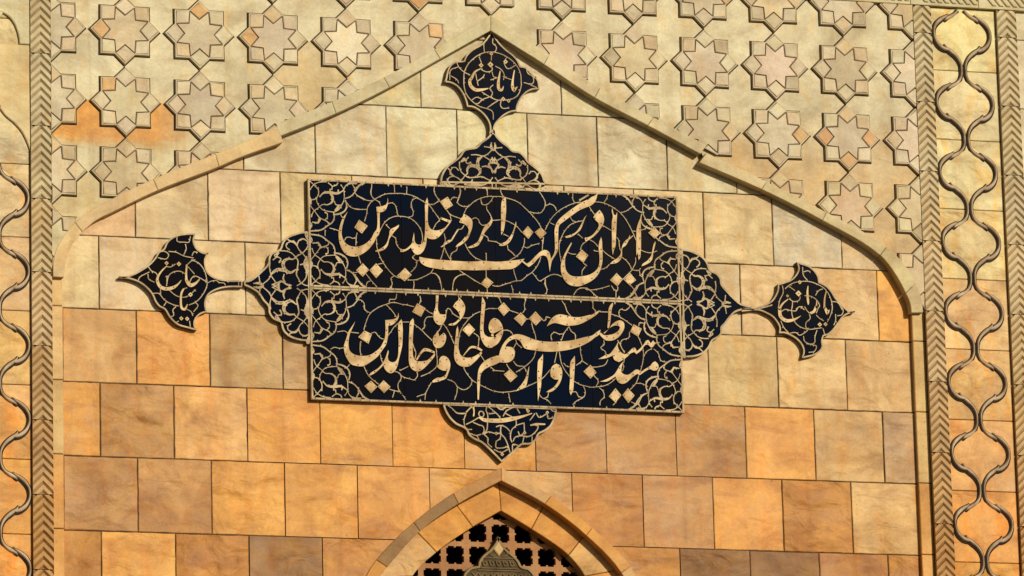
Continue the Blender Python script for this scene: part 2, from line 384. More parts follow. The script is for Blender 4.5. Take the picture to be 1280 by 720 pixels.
D = {
 'letter_upper': [
  '-1045 2234;-1064 2195;-1078 2154;-1089 2107;-1091 2072;-1084 2043;-1062 2009;-1024 1992;-990 1991;-955 1999;-916 2022;-884 2055;-865 2093;-846 2118;-840 2165;-840 2217;-846 2274;-815 2278;-781 2291;-769 2307;-764 2341;-762 2313;-767 2287;-781 2257;-801 2242;-822 2238;-824 2189;-825 2131;-831 2084;-846 2065;-867 2026;-903 1979;-950 1942;-991 1924;-1031 1923;-1066 1937;-1091 1970;-1108 2018;-1113 2070;-1111 2095;-1097 2147;-1079 2189',
  '-689 2157;-693 2140;-713 2118;-728 2100;-744 2076;-758 2057;-771 2010;-792 1983;-821 1968;-856 1962;-859 1967;-827 1982;-792 2007;-777 2028;-764 2063;-758 2092;-758 2099;-748 2123;-725 2135',
  '-487 2355;-482 2328;-485 2246;-484 2171;-466 2137;-442 2128;-401 2134;-366 2153;-335 2188;-322 2196;-342 2168;-372 2129;-402 2093;-432 2071;-461 2066;-492 2075;-495 2082;-504 2023;-522 1982;-546 1959;-572 1954;-592 1970;-609 2003;-630 1986;-662 1970;-685 1968;-682 1973;-685 1986;-650 1988;-623 2007;-602 2031;-596 2066;-593 2073;-586 2108;-583 2073;-583 2061;-576 2035;-559 2024;-535 2029;-519 2049;-511 2084;-507 2129;-504 2245;-502 2318',
  '-393 2223;-322 2201;-335 2186;-401 2211',
  '-234 2255;-199 2236;-176 2214;-174 2167;-190 2120;-209 2078;-221 2065;-245 2044;-275 2025;-295 2018;-286 2033;-250 2064;-226 2094;-220 2090;-205 2119;-201 2149;-218 2174;-236 2185;-265 2192;-256 2216;-240 2234',
  '-278 2145;-271 2139;-290 2110;-312 2074;-321 2061;-365 2033;-392 2014;-401 2015;-380 2032;-344 2065;-327 2067;-302 2109',
  '-34 2238;-29 2215;-42 2185;-66 2155;-90 2125;-103 2089;-118 2064;-133 2040;-157 2027;-199 2017;-207 2022;-175 2038;-139 2063;-123 2093;-117 2106;-101 2147;-83 2177;-50 2208',
  '51 2374;69 2378;69 2302;60 2214;47 2149;30 2117;29 2149;32 2225;33 2301;38 2348',
  '136 2218;138 2194;125 2159;109 2106;87 2070;63 2050;28 2041;10 2045;34 2060;61 2074;88 2105;110 2141;125 2182',
  '-552 1940;-511 1933;-453 1927;-359 1924;-277 1922;-189 1922;-101 1931;-11 1929;84 1940;161 1952;190 1959;179 1944;205 1925;226 1938;262 1974;298 2008;323 2024;346 2026;367 2011;375 1982;377 1966;393 1989;407 2024;409 2100;409 2166;419 2207;441 2243;484 2283;545 2330;605 2371;648 2394;650 2389;680 2414;707 2427;726 2447;714 2404;704 2383;680 2358;657 2345;658 2347;592 2318;531 2274;477 2233;443 2203;436 2167;432 2085;426 2025;407 1989;385 1953;376 1924;367 1874;362 1923;357 1955;345 1981;319 1988;291 1970;255 1930;219 1902;190 1922;172 1937;142 1908;106 1886;35 1877;-14 1874;-161 1863;-279 1861;-361 1857;-442 1864;-512 1878;-547 1906',
  '645 2288;632 2270;616 2228;594 2180;569 2156;527 2127;491 2117;481 2127;515 2139;552 2155;576 2179;601 2221;623 2263',
  '734 2326;754 2300;765 2265;758 2230;733 2188;696 2145;660 2117;629 2098;622 2123;628 2129;630 2124;666 2138;703 2175;722 2205;725 2228;705 2251;688 2271;700 2292',
  '741 2135;746 2106;746 2071;745 1970;728 1905;700 1857;657 1821;621 1802;576 1784;523 1785;488 1801;460 1840;448 1880;450 1939;470 1992;495 2040;526 2088;530 2081;503 2029;481 1981;477 1928;485 1888;513 1857;555 1850;602 1855;646 1866;689 1892;713 1922;724 1969;722 2028;721 2064;728 2105',
  '827 2345;835 2298;850 2293;861 2317;853 2222;846 2134;841 2075;833 2056;820 2013;816 2055;818 2133;821 2250;829 2286;822 2321',
  '947 2159;949 2139;934 2115;915 2084;890 2065;886 2012;870 1976;839 1956;797 1949;816 1968;852 1993;874 2017;884 2058;891 2083;910 2114;937 2138',
  '1024 2277;1027 2242;1024 2083;1021 2041;1017 2006;1004 1985;1000 2040;989 2016;990 2087;993 2141;996 2200;1010 2247',
  '1130 2123;1128 2104;1111 2045;1103 1998;1085 1974;1054 1955;1024 1942;1030 1957;1067 1984;1095 2021;1105 2057;1116 2104',
 ],
 'dot_upper': [
  '-968 2179;-908 2139;-950 2083;-1002 2123',
  '-948 1878;-906 1834;-950 1784;-996 1827',
  '-855 1882;-808 1832;-857 1778;-903 1831',
  '-654 1858;-607 1811;-658 1765;-712 1800',
  '-83 1821;-34 1783;-79 1738;-125 1770',
  '-343 2369;-306 2310;-360 2275;-398 2332',
  '220 2189;258 2147;221 2099;178 2141',
  '312 2185;352 2146;307 2103;267 2148',
  '1126 2223;1166 2181;1123 2141;1079 2180',
  '599 2042;645 2003;608 1949;556 1990',
  '843 1887;887 1845;846 1794;794 1835',
  '939 1894;982 1843;933 1806;893 1842',
 ],
 'vine_upper': [
  '-988 2396 12.9;-952 2426 12.9;-905 2443 11.8;-858 2445 9.4',
  '-997 2372 7.7;-977 2350 7.7;-942 2331 15.3;-908 2318 7.7;-867 2316 7.7',
  '-873 2445 7.7;-874 2413 7.7;-880 2378 12.9;-875 2349 7.7;-849 2324 7.7',
  '-928 2172 7.7;-912 2225 7.7;-906 2266 7.7;-885 2302 7.7;-849 2330 7.7;-814 2352 7.7;-767 2370 7.7;-708 2375 7.7;-677 2377 7.7;-630 2374 7.7;-583 2364 7.7;-543 2345 7.7;-502 2321 7.7;-473 2305 7.7;-439 2260 7.7;-411 2221 7.7;-402 2209 7.7;-430 2173 7.7;-451 2131 7.7',
  '-1048 2294 7.7;-1031 2269 7.7;-1002 2256 7.7;-979 2253 15.3;-955 2252 7.7;-906 2255 7.7',
  '-849 2324 7.7;-826 2310 7.7;-812 2282 7.7',
  '-765 2299 7.7;-739 2308 7.7;-716 2298 7.7;-702 2264 7.7;-694 2224 7.7;-682 2216 7.7',
  '-831 2095 7.7;-818 2119 7.7;-794 2161 7.7;-759 2195 7.7;-717 2214 7.7;-680 2217 7.7;-622 2211 7.7;-581 2189 7.7;-547 2150 7.7;-528 2105 7.7;-526 2058 7.7;-535 2034 7.7',
  '-780 2153 7.7;-754 2128 7.7',
  '-848 2053 7.7;-847 2001 7.7;-839 1967 7.7;-822 1921 7.7;-800 1882 7.7;-766 1837 7.7;-732 1804 7.7;-697 1788 7.7;-672 1788 7.7',
  '-1096 2214 7.7;-1087 2194 7.7;-1073 2189 7.7',
  '-982 2089 7.7;-988 2065 7.7;-993 2000 7.7',
  '-1070 2032 7.7;-1058 2052 7.7;-1035 2056 7.7;-1012 2049 7.7;-988 2059 7.7',
  '-976 1926 7.7;-960 1878 7.7',
  '-926 1807 7.7;-895 1768 7.7;-850 1718 7.7',
  '-928 1718 7.7;-916 1750 7.7;-895 1759 7.7',
  '-1054 1828 11.8;-1022 1809 11.8;-994 1770 11.8;-937 1714 11.8',
  '-1016 1809 7.7;-981 1816 7.7',
  '-841 1877 7.7;-809 1884 7.7',
  '-729 1801 7.7;-753 1780 7.7;-744 1751 7.7;-754 1716 7.7',
  '-743 2081 7.7;-715 2062 7.7;-710 2025 7.7;-687 1991 7.7;-670 1983 14.1',
  '-716 2438 7.7;-714 2380 7.7',
  '-1205 2096 7.7;-1206 2056 7.7',
  '-1173 2112 7.7;-1138 2105 7.7;-1109 2095 7.7',
  '-626 2426 7.7;-630 2376 7.7',
  '-432 2438 7.7;-436 2406 7.7;-419 2366 7.7;-391 2326 7.7',
  '-485 2316 7.7;-450 2309 7.7;-426 2322 7.7;-408 2337 7.7',
  '-256 2446 7.7;-251 2403 12.9;-267 2355 12.9;-273 2332 7.7;-256 2315 7.7;-227 2306 7.7;-191 2312 7.7',
  '-320 2347 7.7;-302 2368 7.7;-273 2364 7.7',
  '-228 2258 7.7;-210 2294 7.7;-191 2312 7.7;-149 2349 7.7;-108 2369 7.7;-54 2386 7.7;-23 2386 7.7;31 2388 7.7;95 2376 7.7;154 2356 7.7;212 2309 7.7;252 2270 7.7;287 2230 7.7;315 2185 7.7',
  '-351 2276 7.7;-328 2248 7.7;-293 2232 7.7;-247 2219 7.7',
  '-328 2248 7.7;-320 2201 7.7',
  '-62 2441 7.7;-60 2391 7.7',
  '-19 2385 7.7;-37 2354 7.7;-67 2327 7.7;-100 2328 7.7;-108 2363 7.7',
  '-68 2318 7.7;-68 2295 7.7;-46 2261 7.7;-32 2226 7.7',
  '-173 2220 7.7;-152 2230 7.7;-129 2219 7.7;-118 2193 7.7;-98 2180 7.7;-77 2186 7.7',
  '-619 2214 7.7;-592 2224 7.7;-586 2253 7.7;-597 2288 14.1;-596 2322 7.7;-572 2347 7.7;-549 2351 7.7',
  '-272 2145 7.7;-248 2149 7.7;-230 2176 7.7',
  '-372 2112 7.7;-365 2066 7.7;-368 2047 7.7;-384 1977 7.7;-403 1924 7.7',
  '-372 2012 7.7;-352 1966 7.7;-330 1927 7.7',
  '-96 2118 7.7;-62 2091 7.7;-62 2078 7.7;-30 2072 7.7;-1 2067 7.7;28 2048 7.7',
  '-32 2220 7.7;-27 2219 7.7;38 2225 7.7;91 2213 7.7;143 2183 7.7;178 2144 7.7',
  '-281 2028 7.7;-287 1998 7.7;-317 1980 7.7;-332 1950 7.7;-330 1924 7.7',
  '-227 2047 7.7;-205 2002 7.7;-165 1957 7.7;-107 1931 7.7',
  '-79 1987 7.7;-80 1932 7.7',
  '-578 1956 7.7;-599 1932 7.7;-570 1910 7.7;-577 1870 7.7;-613 1831 7.7',
  '-552 1917 7.7;-570 1910 7.7',
  '-454 1863 7.7;-472 1834 7.7;-526 1802 7.7;-579 1780 7.7;-637 1775 7.7',
  '-472 1831 7.7;-443 1829 7.7;-417 1807 12.9;-404 1767 7.7;-396 1710 7.7',
  '-593 1771 7.7;-591 1742 7.7;-598 1713 7.7',
  '-273 1860 7.7;-232 1835 7.7;-180 1803 7.7;-122 1770 7.7',
  '-232 1832 7.7;-268 1825 7.7;-303 1800 12.9;-316 1765 7.7;-323 1713 7.7',
  '-82 1868 7.7;-83 1821 7.7',
  '-79 1740 7.7;-77 1712 7.7',
  '-40 1765 7.7;-38 1764 7.7;-3 1759 7.7;50 1776 7.7;128 1803 7.7;163 1807 7.7;205 1841 7.7;247 1872 7.7;284 1920 7.7;309 1979 7.7',
  '324 2097 7.7;319 2021 7.7',
  '331 2116 7.7;324 2069 7.7',
  '195 2104 7.7;191 2063 7.7;162 2002 7.7;126 1968 7.7;84 1943 7.7',
  '190 2044 7.7;213 2036 7.7;240 2052 7.7;300 2072 7.7',
  '72 2050 7.7;77 2021 7.7;103 1999 12.9;126 1977 7.7',
  '112 1883 7.7;120 1849 7.7;134 1803 7.7',
  '94 1772 7.7;102 1738 7.7;105 1715 7.7',
  '244 1866 7.7;264 1843 7.7;293 1810 7.7;335 1832 7.7;377 1855 7.7;419 1859 7.7;454 1846 7.7',
  '335 1829 7.7;334 1788 12.9;345 1748 7.7;338 1719 7.7',
  '494 2022 7.7;524 2009 7.7;559 2008 7.7',
  '639 2105 7.7;603 2074 7.7;590 2038 7.7',
  '608 1949 7.7;634 1929 7.7',
  '622 1923 7.7;600 1893 7.7;596 1861 7.7',
  '533 1721 7.7;558 1757 7.7;594 1773 7.7;641 1766 7.7;678 1734 7.7;701 1712 7.7',
  '446 2102 7.7;439 2043 7.7;451 1950 7.7',
  '442 2074 7.7;455 2115 7.7;480 2163 7.7;523 2212 7.7;572 2235 7.7;614 2245 7.7',
  '32 2435 7.7;43 2400 7.7;60 2384 7.7',
  '235 2292 7.7;270 2285 7.7;312 2287 7.7;339 2315 7.7;350 2362 11.8;333 2402 7.7;310 2436 7.7',
  '352 2339 7.7;385 2352 7.7;411 2342 7.7;431 2307 7.7',
  '344 2169 7.7;376 2229 7.7;412 2277 7.7;461 2318 7.7;515 2349 7.7;564 2369 7.7;606 2377 7.7',
  '548 2436 7.7;549 2389 7.7;561 2369 7.7',
  '525 2271 7.7;536 2248 7.7;566 2234 7.7',
  '594 2388 17.7;661 2430 17.7',
  '578 2150 7.7;610 2122 7.7',
  '381 2220 7.7;410 2207 7.7',
  '48 2126 7.7;83 2110 7.7',
  '697 2382 7.7;745 2381 7.7;792 2369 7.7;839 2345 7.7;886 2312 7.7;915 2278 7.7;943 2232 7.7;971 2175 7.7;994 2117 7.7',
  '800 2440 7.7;787 2407 7.7;769 2380 7.7',
  '886 2315 7.7;922 2325 7.7;959 2351 7.7;983 2367 7.7',
  '972 2190 7.7;1002 2188 7.7',
  '1026 2198 7.7;1056 2208 7.7;1075 2233 7.7',
  '946 2133 7.7;971 2157 7.7',
  '758 2218 7.7;817 2186 7.7',
  '661 2351 7.7;680 2320 7.7;700 2292 7.7',
  '660 2114 7.7;689 2098 7.7;718 2070 7.7;747 2046 7.7;787 2013 7.7;834 1986 7.7',
  '851 2140 7.7;863 2129 7.7;873 2065 7.7;884 2035 7.7',
  '888 2000 7.7;923 1972 7.7;946 1938 7.7;957 1915 7.7',
  '957 1915 7.7;1005 1914 7.7;1018 1930 7.7',
  '958 1918 7.7;983 1969 7.7;984 2004 7.7',
  '1008 1912 7.7;1016 1877 7.7;1033 1866 7.7',
  '957 1915 7.7;884 1842 7.7',
  '797 1949 7.7;773 1925 7.7;731 1908 7.7',
  '1022 2059 7.7;1057 2046 7.7;1099 2042 7.7;1141 2058 7.7',
  '620 1764 7.7;655 1762 7.7;721 1774 7.7;793 1797 7.7',
  '805 1798 7.7;828 1769 7.7;849 1770 7.7;849 1794 7.7',
  '837 1764 7.7;835 1717 7.7',
  '942 1809 7.7;977 1764 7.7',
  '687 2038 7.7;723 2034 7.7',
  '933 1721 11.8;977 1770 11.8;1002 1812 11.8;1044 1834 11.8',
 ],
 'letter_lower': [
  '-1008 1474;-1023 1439;-1041 1401;-1054 1358;-1058 1312;-1050 1271;-1021 1246;-969 1238;-917 1244;-870 1272;-835 1305;-820 1332;-805 1367;-799 1414;-799 1491;-761 1496;-726 1506;-711 1524;-707 1547;-704 1521;-715 1495;-733 1474;-756 1458;-780 1455;-781 1403;-787 1357;-797 1322;-818 1291;-854 1241;-907 1199;-959 1168;-1000 1167;-1040 1177;-1068 1213;-1085 1252;-1090 1298;-1084 1322;-1071 1357;-1059 1397;-1035 1433',
  '-686 1502;-680 1476;-684 1326;-687 1308;-709 1227;-725 1169;-746 1136;-769 1126;-792 1135;-812 1160;-817 1181;-861 1138;-908 1107;-923 1104;-908 1122;-855 1158;-823 1194;-802 1234;-784 1284;-780 1275;-787 1235;-779 1212;-759 1202;-732 1211;-717 1238;-711 1290;-709 1360;-710 1440;-707 1475',
  '-605 1512;-599 1492;-605 1434;-610 1359;-612 1302;-608 1243;-588 1218;-550 1217;-509 1227;-480 1254;-459 1276;-456 1266;-486 1222;-528 1177;-563 1150;-592 1146;-621 1162;-638 1196;-639 1282;-637 1358;-632 1427;-626 1485',
  '-582 1222;-591 1227;-567 1268;-537 1305;-519 1309;-456 1286;-462 1275;-525 1288;-540 1280;-564 1251',
  '-294 1470;-289 1441;-295 1372;-297 1314;-293 1301;-276 1270;-252 1256;-205 1256;-164 1275;-131 1301;-127 1288;-153 1255;-189 1219;-224 1194;-265 1191;-300 1206;-321 1243;-321 1306;-317 1348;-308 1406;-303 1446',
  '-209 1332;-186 1337;-145 1326;-122 1311;-131 1301;-157 1315;-201 1321;-234 1292;-257 1264;-260 1269;-233 1304',
  '-398 1260;-369 1248;-352 1216;-354 1178;-369 1137;-384 1105;-413 1091;-443 1080;-478 1073;-480 1084;-454 1103;-413 1112;-386 1131;-374 1159;-406 1159;-435 1174;-447 1189;-431 1201;-428 1233;-415 1253',
  '-441 1423;-432 1430;-425 1394;-406 1408;-391 1420;-377 1400;-381 1362;-396 1333;-420 1315;-449 1313;-463 1330;-471 1365;-462 1394;-447 1412',
  '-441 1677;-422 1678;-427 1626;-429 1574;-415 1548;-397 1546;-374 1547;-374 1524;-387 1495;-405 1474;-428 1473;-451 1492;-462 1521;-458 1561;-446 1596',
  '-283 1672;-260 1650;-240 1616;-240 1576;-257 1535;-287 1499;-317 1475;-358 1473;-352 1482;-322 1489;-293 1510;-276 1537;-286 1568;-323 1604;-307 1631;-283 1655',
  '-116 1682;-102 1657;-95 1634;-101 1587;-108 1518;-113 1454;-105 1420;-79 1403;-49 1404;-24 1401;-26 1412;-41 1423;-58 1424;-59 1411;-41 1407;-43 1425;-66 1438;-76 1473;-67 1508;-46 1532;-32 1536;-3 1523;19 1489;26 1449;14 1408;-13 1361;-49 1336;-57 1330;-92 1333;-115 1356;-132 1395;-136 1436;-133 1517;-124 1598;-120 1644',
  '42 1350;70 1381;99 1395;123 1395;140 1387;154 1367;170 1339;186 1331;233 1324;303 1318;386 1320;469 1333;552 1357;630 1395;674 1429;707 1454;717 1486;693 1471;657 1443;602 1429;518 1405;423 1391;329 1387;258 1394;200 1413;153 1428;118 1430;76 1413;40 1380;10 1333;-6 1286;-8 1277;-33 1275;-29 1274;-71 1258;-118 1228;-152 1180;-161 1134;-166 1070;-166 1013;-166 967;-157 967;-153 1013;-147 1071;-141 1135;-126 1164;-90 1191;-54 1207;-28 1218;-7 1230;30 1229;66 1236;96 1263;106 1318;103 1308;98 1328;80 1339;39 1341',
  '809 1679;812 1668;802 1638;794 1585;782 1515;774 1497;766 1503;774 1567;778 1625;788 1655',
  '776 1494;802 1527;838 1552;865 1556;885 1540;887 1508;871 1472;840 1436;798 1414;757 1412;730 1429;707 1454;717 1466;740 1449;781 1452;817 1464;845 1485;857 1506;849 1518;819 1519;786 1503;762 1479;745 1460;737 1464',
  '335 1493;362 1538;393 1568;429 1581;470 1577;517 1567;570 1567;636 1584;661 1589;691 1610;715 1620;703 1602;666 1571;636 1553;575 1520;521 1507;474 1505;427 1514;391 1519;362 1509',
  '846 1420;836 1378;844 1349;867 1327;890 1322;915 1340;945 1367;960 1368;971 1345;999 1369;1024 1397;1042 1424;1057 1427;1072 1404;1090 1425;1104 1409;1089 1382;1074 1375;1053 1395;1032 1391;1004 1355;968 1325;953 1339;926 1329;902 1305;877 1286;841 1265;808 1280;799 1310;758 1291;729 1284;694 1280;717 1292;753 1313;774 1317;802 1347;827 1383',
  '1100 1280;1120 1260;1122 1237;1107 1216;1083 1215;1065 1224;1047 1220;1017 1201;987 1180;969 1188;945 1172;914 1145;884 1121;857 1114;830 1127;814 1164;790 1149;753 1127;700 1124;730 1134;766 1151;802 1175;827 1208;858 1256;867 1262;857 1215;856 1195;874 1181;903 1179;934 1198;958 1216;976 1217;996 1202;1024 1222;1066 1249;1082 1270',
  '302 1300;302 1268;297 1210;288 1135;282 1071;272 1030;259 972;258 1047;258 1133;262 1209;269 1255;287 1276',
  '395 1237;419 1226;435 1192;434 1152;415 1099;379 1057;349 1039;319 1037;337 1050;367 1068;394 1098;410 1127;380 1127;354 1146;353 1183;368 1219',
  '527 1297;529 1265;523 1190;516 1114;508 1050;492 1021;484 1050;490 1131;492 1217;499 1258;518 1282',
  '203 1212;199 1172;189 1114;173 1067;137 1048;105 1034;114 1047;150 1089;175 1130;191 1177',
 ],
 'dot_lower': [
  '-946 1414;-894 1390;-919 1323;-990 1366',
  '-573 1617;-516 1585;-549 1523;-610 1555',
  '-214 1493;-171 1449;-216 1401;-262 1445',
  '35 1649;78 1599;33 1553;-10 1604',
  '154 1584;197 1540;158 1489;103 1539',
  '258 1595;306 1544;258 1496;209 1543',
  '953 1534;1012 1504;984 1447;928 1480',
  '-906 1070;-864 1029;-908 984;-953 1031',
  '-819 1076;-771 1032;-818 988;-861 1032',
  '70 1187;119 1140;68 1095;22 1148',
  '638 1239;679 1186;635 1142;587 1189',
  '811 1083;851 1035;808 982;762 1023',
  '900 1086;946 1036;900 982;859 1036',
 ],
 'vine_lower': [
  '-985 1636 12.9;-967 1660 12.9;-932 1684 10.6;-874 1690 8.2',
  '-985 1624 7.7;-962 1623 7.7;-942 1600 7.7;-940 1563 12.9;-923 1547 7.7;-897 1537 7.7',
  '-948 1419 7.7;-936 1460 7.7;-912 1518 7.7;-894 1542 7.7;-853 1572 7.7;-817 1591 7.7;-782 1604 7.7;-759 1614 7.7;-718 1615 7.7;-678 1606 7.7;-658 1605 7.7;-594 1593 7.7',
  '-714 1676 7.7;-723 1641 7.7;-764 1634 7.7;-768 1616 7.7',
  '-788 1598 7.7;-760 1571 7.7;-737 1543 7.7;-720 1515 7.7',
  '-897 1398 7.7;-868 1405 7.7;-851 1383 7.7;-828 1364 7.7;-811 1361 7.7',
  '-1134 1397 7.7;-1082 1405 7.7;-1059 1392 7.7',
  '-1036 1398 7.7;-984 1395 7.7',
  '-707 1475 7.7;-739 1445 7.7;-763 1409 7.7;-781 1386 7.7',
  '-1090 1289 7.7;-1124 1285 7.7;-1153 1290 7.7;-1182 1277 7.7',
  '-976 1331 7.7;-977 1273 7.7;-972 1239 7.7',
  '-973 1338 7.7;-974 1303 7.7',
  '-953 1171 7.7;-931 1121 7.7;-903 1087 7.7;-852 1049 7.7',
  '-1051 1178 7.7;-1069 1155 7.7',
  '-836 1256 7.7;-831 1222 7.7;-817 1188 7.7',
  '-780 1018 7.7;-743 1008 7.7;-708 1003 7.7;-685 981 7.7',
  '-743 1008 7.7;-758 961 7.7',
  '-740 1142 7.7;-705 1129 7.7;-694 1101 7.7;-718 1054 7.7;-713 1014 7.7;-685 981 7.7;-700 999 7.7;-666 949 7.7',
  '-703 1148 7.7;-644 1179 7.7',
  '-703 1119 7.7;-675 1103 7.7;-634 1093 7.7;-605 1088 7.7;-581 1118 7.7;-584 1147 7.7',
  '-449 1324 7.7;-444 1272 7.7;-446 1189 7.7;-494 1144 7.7;-558 1113 7.7',
  '-606 1318 7.7;-590 1278 7.7;-596 1232 7.7',
  '-612 1336 7.7;-595 1291 7.7',
  '-681 1483 7.7;-632 1485 7.7',
  '-600 1475 7.7;-551 1439 7.7;-506 1395 7.7;-471 1365 7.7',
  '-462 1529 7.7;-503 1525 7.7;-524 1495 7.7;-525 1455 11.8;-540 1437 7.7',
  '-552 1670 7.7;-547 1644 7.7;-556 1615 7.7',
  '-525 1584 7.7;-490 1560 7.7;-456 1544 7.7',
  '-374 1541 8.2;-367 1576 8.2;-358 1591 8.2;-344 1586 8.2;-321 1555 9.4;-275 1528 9.4',
  '-396 1486 7.7;-423 1436 7.7;-435 1424 7.7',
  '-393 1483 7.7;-364 1444 7.7;-342 1399 7.7;-320 1348 7.7',
  '-257 1529 7.7;-204 1534 7.7;-169 1561 7.7;-121 1581 7.7;-62 1603 7.7;-42 1602 7.7;-13 1604 7.7',
  '-204 1534 7.7;-241 1489 7.7;-271 1442 7.7;-287 1383 7.7;-292 1314 7.7;-285 1284 7.7',
  '-181 1428 7.7;-146 1401 7.7;-147 1377 7.7;-151 1325 7.7',
  '-283 1684 7.7;-280 1661 7.7',
  '1 1685 7.7;20 1640 7.7',
  '69 1598 7.7;104 1588 7.7;139 1578 7.7',
  '195 1676 7.7;182 1641 7.7;184 1606 7.7;169 1582 7.7',
  '191 1540 7.7;221 1538 7.7;237 1481 7.7;253 1435 7.7;258 1395 7.7',
  '304 1547 7.7;315 1533 7.7;333 1543 7.7;333 1560 7.7;363 1555 7.7',
  '24 1455 7.7;60 1456 7.7;83 1446 7.7;97 1423 7.7',
  '449 1678 7.7;472 1641 7.7;483 1607 7.7;511 1570 7.7',
  '494 1500 7.7;460 1455 7.7;435 1396 7.7',
  '494 1500 7.7;508 1468 7.7;537 1446 7.7;536 1406 7.7',
  '454 1446 7.7;419 1445 7.7;390 1455 7.7;365 1434 7.7;370 1399 7.7',
  '114 1395 7.7;122 1366 7.7;157 1339 7.7',
  '119 1372 7.7;98 1336 7.7',
  '570 1366 7.7;572 1309 7.7;574 1302 7.7;579 1267 7.7;537 1231 7.7',
  '579 1267 7.7;620 1240 7.7',
  '256 1324 7.7;237 1271 7.7;177 1211 7.7;111 1168 7.7',
  '95 1243 7.7;118 1215 7.7;165 1208 7.7;185 1171 7.7',
  '353 1195 7.7;292 1129 7.7;203 1080 7.7;120 1045 7.7;61 1031 7.7;-10 1026 7.7;-57 1035 7.7;-47 1029 7.7;-145 1071 7.7;-197 1101 7.7;-237 1148 7.7;-259 1188 7.7',
  '-197 1101 7.7;-216 1057 7.7;-257 1033 7.7;-298 1048 7.7;-326 1082 7.7;-372 1100 7.7',
  '-304 1048 7.7;-311 1002 7.7;-326 961 7.7',
  '-484 1076 7.7;-508 1035 7.7;-526 1000 7.7;-533 954 7.7',
  '-526 994 7.7;-567 981 7.7;-590 972 7.7',
  '-478 1082 7.7;-442 1106 7.7;-413 1104 7.7',
  '-140 1284 7.7;-109 1234 7.7',
  '-66 1195 7.7;-38 1173 7.7',
  '404 1324 7.7;384 1242 7.7',
  '421 1325 7.7;431 1256 7.7;448 1210 7.7;493 1148 7.7',
  '449 1245 7.7;472 1222 7.7;495 1220 7.7',
  '516 1123 7.7;563 1099 7.7;610 1089 7.7;634 1084 7.7;669 1087 7.7;735 1098 7.7;783 1123 7.7;820 1156 7.7',
  '263 1030 7.7;294 996 7.7;324 986 7.7;352 958 7.7',
  '300 991 7.7;330 1009 7.7;337 1038 7.7',
  '496 1044 7.7;532 1046 7.7;548 1017 7.7;584 1013 7.7;597 1048 7.7;586 1088 7.7',
  '578 1007 7.7;530 982 7.7;505 958 7.7',
  '45 1223 7.7;53 1206 7.7;76 1179 7.7',
  '-53 1174 7.7;29 1171 7.7',
  '54 1022 7.7;59 988 7.7;65 959 7.7',
  '696 1082 7.7;722 1060 7.7;729 1019 7.7;702 989 7.7;698 960 7.7',
  '814 988 7.7;790 964 7.7',
  '921 992 7.7;951 981 7.7',
  '984 1185 7.7;961 1126 7.7;918 1078 7.7',
  '961 1123 7.7;1003 1122 7.7;1044 1103 7.7',
  '1021 1326 7.7;1013 1273 7.7;993 1203 7.7',
  '867 1268 7.7;875 1233 7.7;865 1204 7.7',
  '883 1292 7.7;876 1262 7.7',
  '764 1281 7.7;745 1246 7.7;685 1226 7.7;638 1224 7.7',
  '660 1167 7.7;691 1128 7.7;675 1090 7.7',
  '1128 1319 7.7;1145 1287 7.7;1192 1277 7.7',
  '920 951 11.8;968 982 11.8;1000 1035 11.8;1048 1063 11.8',
  '669 1673 7.7;671 1633 7.7;688 1616 7.7',
  '715 1611 7.7;774 1612 7.7',
  '798 1600 7.7;857 1582 7.7;904 1555 7.7;944 1527 7.7',
  '860 1585 7.7;852 1611 7.7;867 1635 7.7;900 1630 7.7;930 1655 7.7;931 1673 7.7',
  '992 1523 7.7;999 1547 7.7;1034 1543 7.7',
  '925 1480 7.7;918 1439 7.7;870 1420 7.7;857 1390 7.7;885 1333 7.7',
  '984 1453 7.7;1006 1402 7.7;1019 1356 7.7;1018 1309 7.7',
  '739 1414 7.7;741 1385 7.7;716 1361 7.7;748 1334 7.7;753 1305 7.7',
  '1021 1309 7.7;1040 1345 7.7;1082 1370 7.7',
  '1094 1367 7.7;1123 1342 7.7;1134 1314 7.7',
  '1104 1409 7.7;1137 1413 7.7',
  '837 1418 7.7;854 1390 7.7',
 ],
 'corner': [
  '-1308 1325 12.9;-1233 1336 12.9;-1186 1369 11.8;-1151 1397 10.6;-1139 1434 10.6;-1141 1463 10.6',
  '-1142 1449 12.9;-1098 1459 14.1;-1063 1483 12.9;-1051 1518 11.8;-1059 1555 9.4',
  '-1058 1570 10.6;-1026 1583 10.6;-997 1612 10.6;-961 1666 14.1;-920 1691 14.1',
  '-996 1630 8.2;-991 1636 9.4;-1007 1670 8.2',
  '-1237 1574 8.2;-1211 1601 14.1;-1165 1607 23.5;-1113 1602 16.5;-1075 1624 8.2',
  '-1165 1603 17.7;-1149 1575 21.2;-1153 1540 16.5;-1186 1518 9.4;-1221 1517 8.2;-1248 1493 7.1;-1283 1466 7.1;-1298 1428 8.2',
  '-1248 1636 8.2;-1246 1596 9.4;-1261 1550 7.1;-1247 1510 7.1;-1219 1480 7.1;-1173 1470 7.1;-1138 1469 7.1;-1109 1487 9.4;-1085 1523 9.4;-1070 1558 7.1;-1067 1598 7.1;-1072 1638 7.1;-1088 1663 7.1',
  '-1137 1543 7.1;-1126 1521 8.2;-1097 1519 8.2',
  '-1127 1481 21.2;-1109 1510 17.7',
  '-1305 1505 7.1;-1277 1469 7.1;-1249 1430 8.2;-1237 1413 17.7;-1255 1384 15.3;-1290 1388 8.2',
  '-1237 1419 8.2;-1209 1406 8.2;-1188 1427 7.1;-1188 1455 8.2;-1202 1461 12.9',
  '-1226 1414 8.2;-1186 1395 9.4;-1178 1376 7.1',
  '-1302 1680 7.1;-1274 1653 7.1;-1248 1625 9.4',
  '-1303 1623 7.1;-1285 1649 7.1;-1250 1674 8.2;-1192 1685 14.1',
